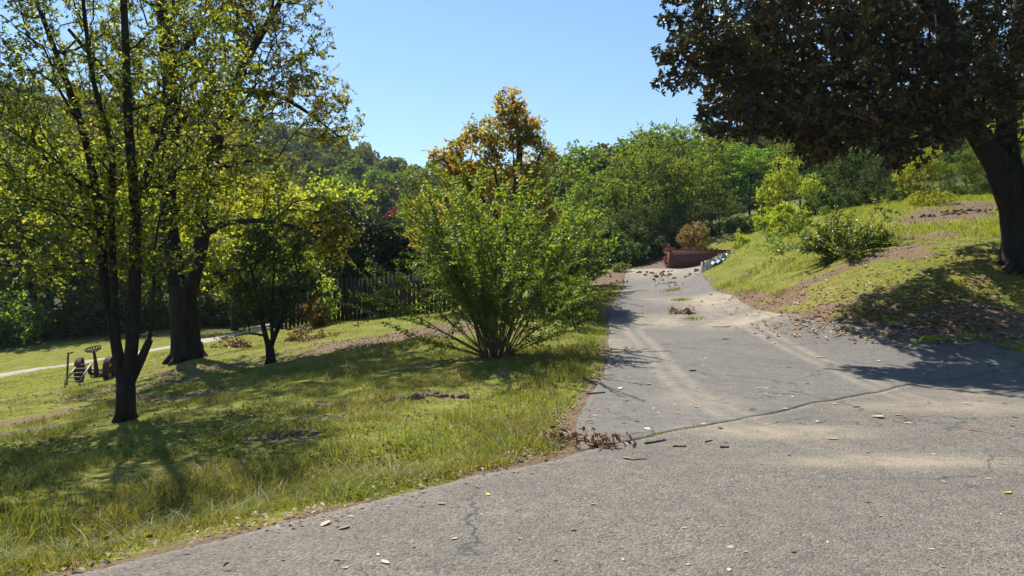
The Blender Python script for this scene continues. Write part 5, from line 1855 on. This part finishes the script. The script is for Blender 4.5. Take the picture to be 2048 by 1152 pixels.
# sticks
for px, py, L_, ang, r_, lab in [(1312, 889, .30, .65, .012, 'longest broken stick lying on the road near the seam'), (1360, 898, .13, -.05, .012, 'short thick stick piece right of the longest stick'), (1418, 886, .13, .8, .009, 'short pale-ended stick slanting on the road'),
                                 (1450, 900, .09, .2, .012, 'stub of wood on the road, rightmost of the stick pieces'), (1278, 923, .16, .3, .006, 'thin dark stick on the road below the longest stick'), (1192, 790, .28, .35, .016, 'thick stick lying on the left driveway edge'),
                                 (1386, 744, .12, .2, .015, 'short dark stick in the middle of the driveway'), (1452, 680, .16, .1, .014, 'dark bark piece on the driveway below the slope'), (1458, 655, .8, .12, .01, 'long thin twig lying across the driveway by the soil spill')]:
    p = on_ground(px, py, r_ * .45)
    mb = MB()
    rs_ = np.random.RandomState(int(px))
    n = 6
    pts = [np.array([(t - .5) * L_, rs_.normal() * L_ * .02, rs_.uniform(0, .3) * r_]) for t in np.linspace(0, 1, n)]
    mb.tube(pts, np.linspace(r_, r_ * .65, n), 7, True, .1, int(px))
    root = mb.build('stick', M['stick'], None, True)
    if L_ > .25:
        mb = MB()
        mb.tube([pts[-2], pts[-2] + np.array([.06, .03, .01])], [r_ * .5, r_ * .3], 5)
        mb.build('side_twig', M['stick'], root)
    root.location = p
    root.rotation_euler = (0, 0, ang)
    tag(root, lab, 'stick')


# single fallen leaves on the pavement
def curled_leaf(seed):
    rs_ = np.random.RandomState(seed)
    n, m = 7, 5
    c1, c2 = rs_.uniform(.4, 1.6), rs_.uniform(.3, 1.2)
    V = []
    for i in range(n):
        t = i / (n - 1)
        w_ = (math.sin(math.pi * min(1, t * .94 + .05)) ** .8) * .27 * (1 + (.28 if seed % 3 == 0 and i % 2 else 0))
        for j in range(m):
            u = j / (m - 1) * 2 - 1
            V.append(((t - .5), u * w_, .12 * c1 * (t - .45) ** 2 * 2 + .14 * c2 * u * u * w_ * 3 + rs_.uniform(-.012, .012)))
    F = [(i * m + j, i * m + j + 1, (i + 1) * m + j + 1, (i + 1) * m + j) for i in range(n - 1) for j in range(m - 1)]
    mb = MB()
    mb.add(V, F)
    me = np_mesh('fallen_leaf', np.concatenate(mb.v), mb.l, mb.s, True)
    return me


tan, brown, yellow = [leaf_mat('leaf_' + n_, c_, trans=(1.2, 1.0, .7), tfac=.15, objvar=.12, rough=.7, spec=.2) for n_, c_ in
                      (('tan', [(.42, .33, .23), (.46, .37, .27)]), ('brown', [(.2, .12, .07), (.24, .15, .09)]), ('yellow', [(.5, .34, .07), (.5, .38, .12)]))]
LM = []
for k in range(9):
    me = curled_leaf(900 + k)
    me.materials.append((tan, tan, brown)[k % 3])
    LM.append(me)
LY = curled_leaf(950)
LY.materials.append(yellow)
named = [(1757, 837, .2, 0, 'large tan magnolia leaf lying flat on the road right of the tread marks'), (1713, 815, .14, 2, 'curled tan leaf on the road just left of the large tan leaf'), (1666, 882, .12, 1, 'pale ragged leaf on the road below the large tan leaf'),
         (1797, 833, .1, 4, 'small tan leaf close right of the large tan leaf'), (1240, 780, .12, 3, 'pale ragged leaf on the driveway near the left edge'), (1950, 864, .12, 5, 'dark crumpled leaf on the road at the right'),
         (1186, 1016, .05, -1, 'small golden-yellow leaf in the middle of the road'), (1255, 922, .1, 0, 'pale torn leaf beside the thin stick on the road'), (770, 1132, .07, 1, 'pale leaf at the bottom edge of the road'), (688, 1064, .09, 2, 'brown curled leaf at the road edge, bottom left'),
         (650, 1054, .1, 4, 'pale leaf at the road edge next to the brown curled one'), (882, 1016, .06, 3, 'cream leaf on the road near the grass edge'), (1738, 1010, .05, 5, 'small dark leaf on the road, lower right'), (2018, 992, .08, -1, 'yellowish leaf at the right rim of the road'),
         (976, 996, .05, -1, 'small rusty leaf on the road left of centre'), (1640, 716, .16, 0, 'pair-like tan leaf on the right tread mark'), (1578, 738, .1, 2, 'red-brown leaf standing on the driveway'), (1758, 724, .14, 1, 'tan curled leaf on the driveway under the bank'),
         (1355, 829, .1, 2, 'red-brown curled leaf just above the seam'), (1295, 862, .1, 0, 'cream crumpled leaf lying in the mossy seam')]
rs_ = np.random.RandomState(44)
for px, py, L_, k, lab in named:
    me = LY if k < 0 else LM[k]
    o = bpy.data.objects.new('fallen_leaf', me)
    COL.objects.link(o)
    o.location = on_ground(px, py, .003 + L_ * .03)
    o.scale = (L_, L_, L_ * .6)
    o.rotation_euler = (rs_.uniform(-.2, .2), rs_.uniform(-.1, .1), rs_.uniform(0, 6.28))
    tag(o, lab, 'fallen leaf')
cnt = 0
while cnt < 130:
    px, py = rs_.uniform(560, 2048), rs_.uniform(600, 1150)
    p = ground_pt(px, py)
    if p[1] > 30 or float(pave_sd(np.array([p[0]]), np.array([p[1]]))[0]) < .06:
        continue
    if rs_.rand() > (.9 if py < 860 else .3):
        continue
    L_ = rs_.uniform(.03, .11) if py < 900 else rs_.uniform(.015, .05)
    o = bpy.data.objects.new('fallen_leaf', LM[rs_.randint(0, 9)])
    COL.objects.link(o)
    o.location = on_ground(px, py, .002 + L_ * .04)
    o.scale = (L_, L_, L_ * .6)
    o.rotation_euler = (rs_.uniform(-.3, .3), rs_.uniform(-.12, .12), rs_.uniform(0, 6.28))
    tag(o, 'small dry leaf scrap scattered on the asphalt', 'fallen leaf', 'small dry leaf scraps on the asphalt')
    cnt += 1


# ------------------------------------------------------------------ thin autumn haze over the valley
hz_top = 75.0
mb = MB()
mb.box((0, 250, (hz_top - 12) / 2), (1190, 1110, hz_top + 12))
t = NT('haze_air')
pv = t.n('VolumePrincipled')
pv.inputs['Color'].default_value = (.62, .8, 1.0, 1)
pv.inputs['Density'].default_value = HAZE
pv.inputs['Anisotropy'].default_value = .3
t.l(pv.outputs[0], t.out.inputs['Volume'])
tag(mb.build('haze', t.m), 'thin pale blue haze filling the valley air', 'haze', None, 'stuff')
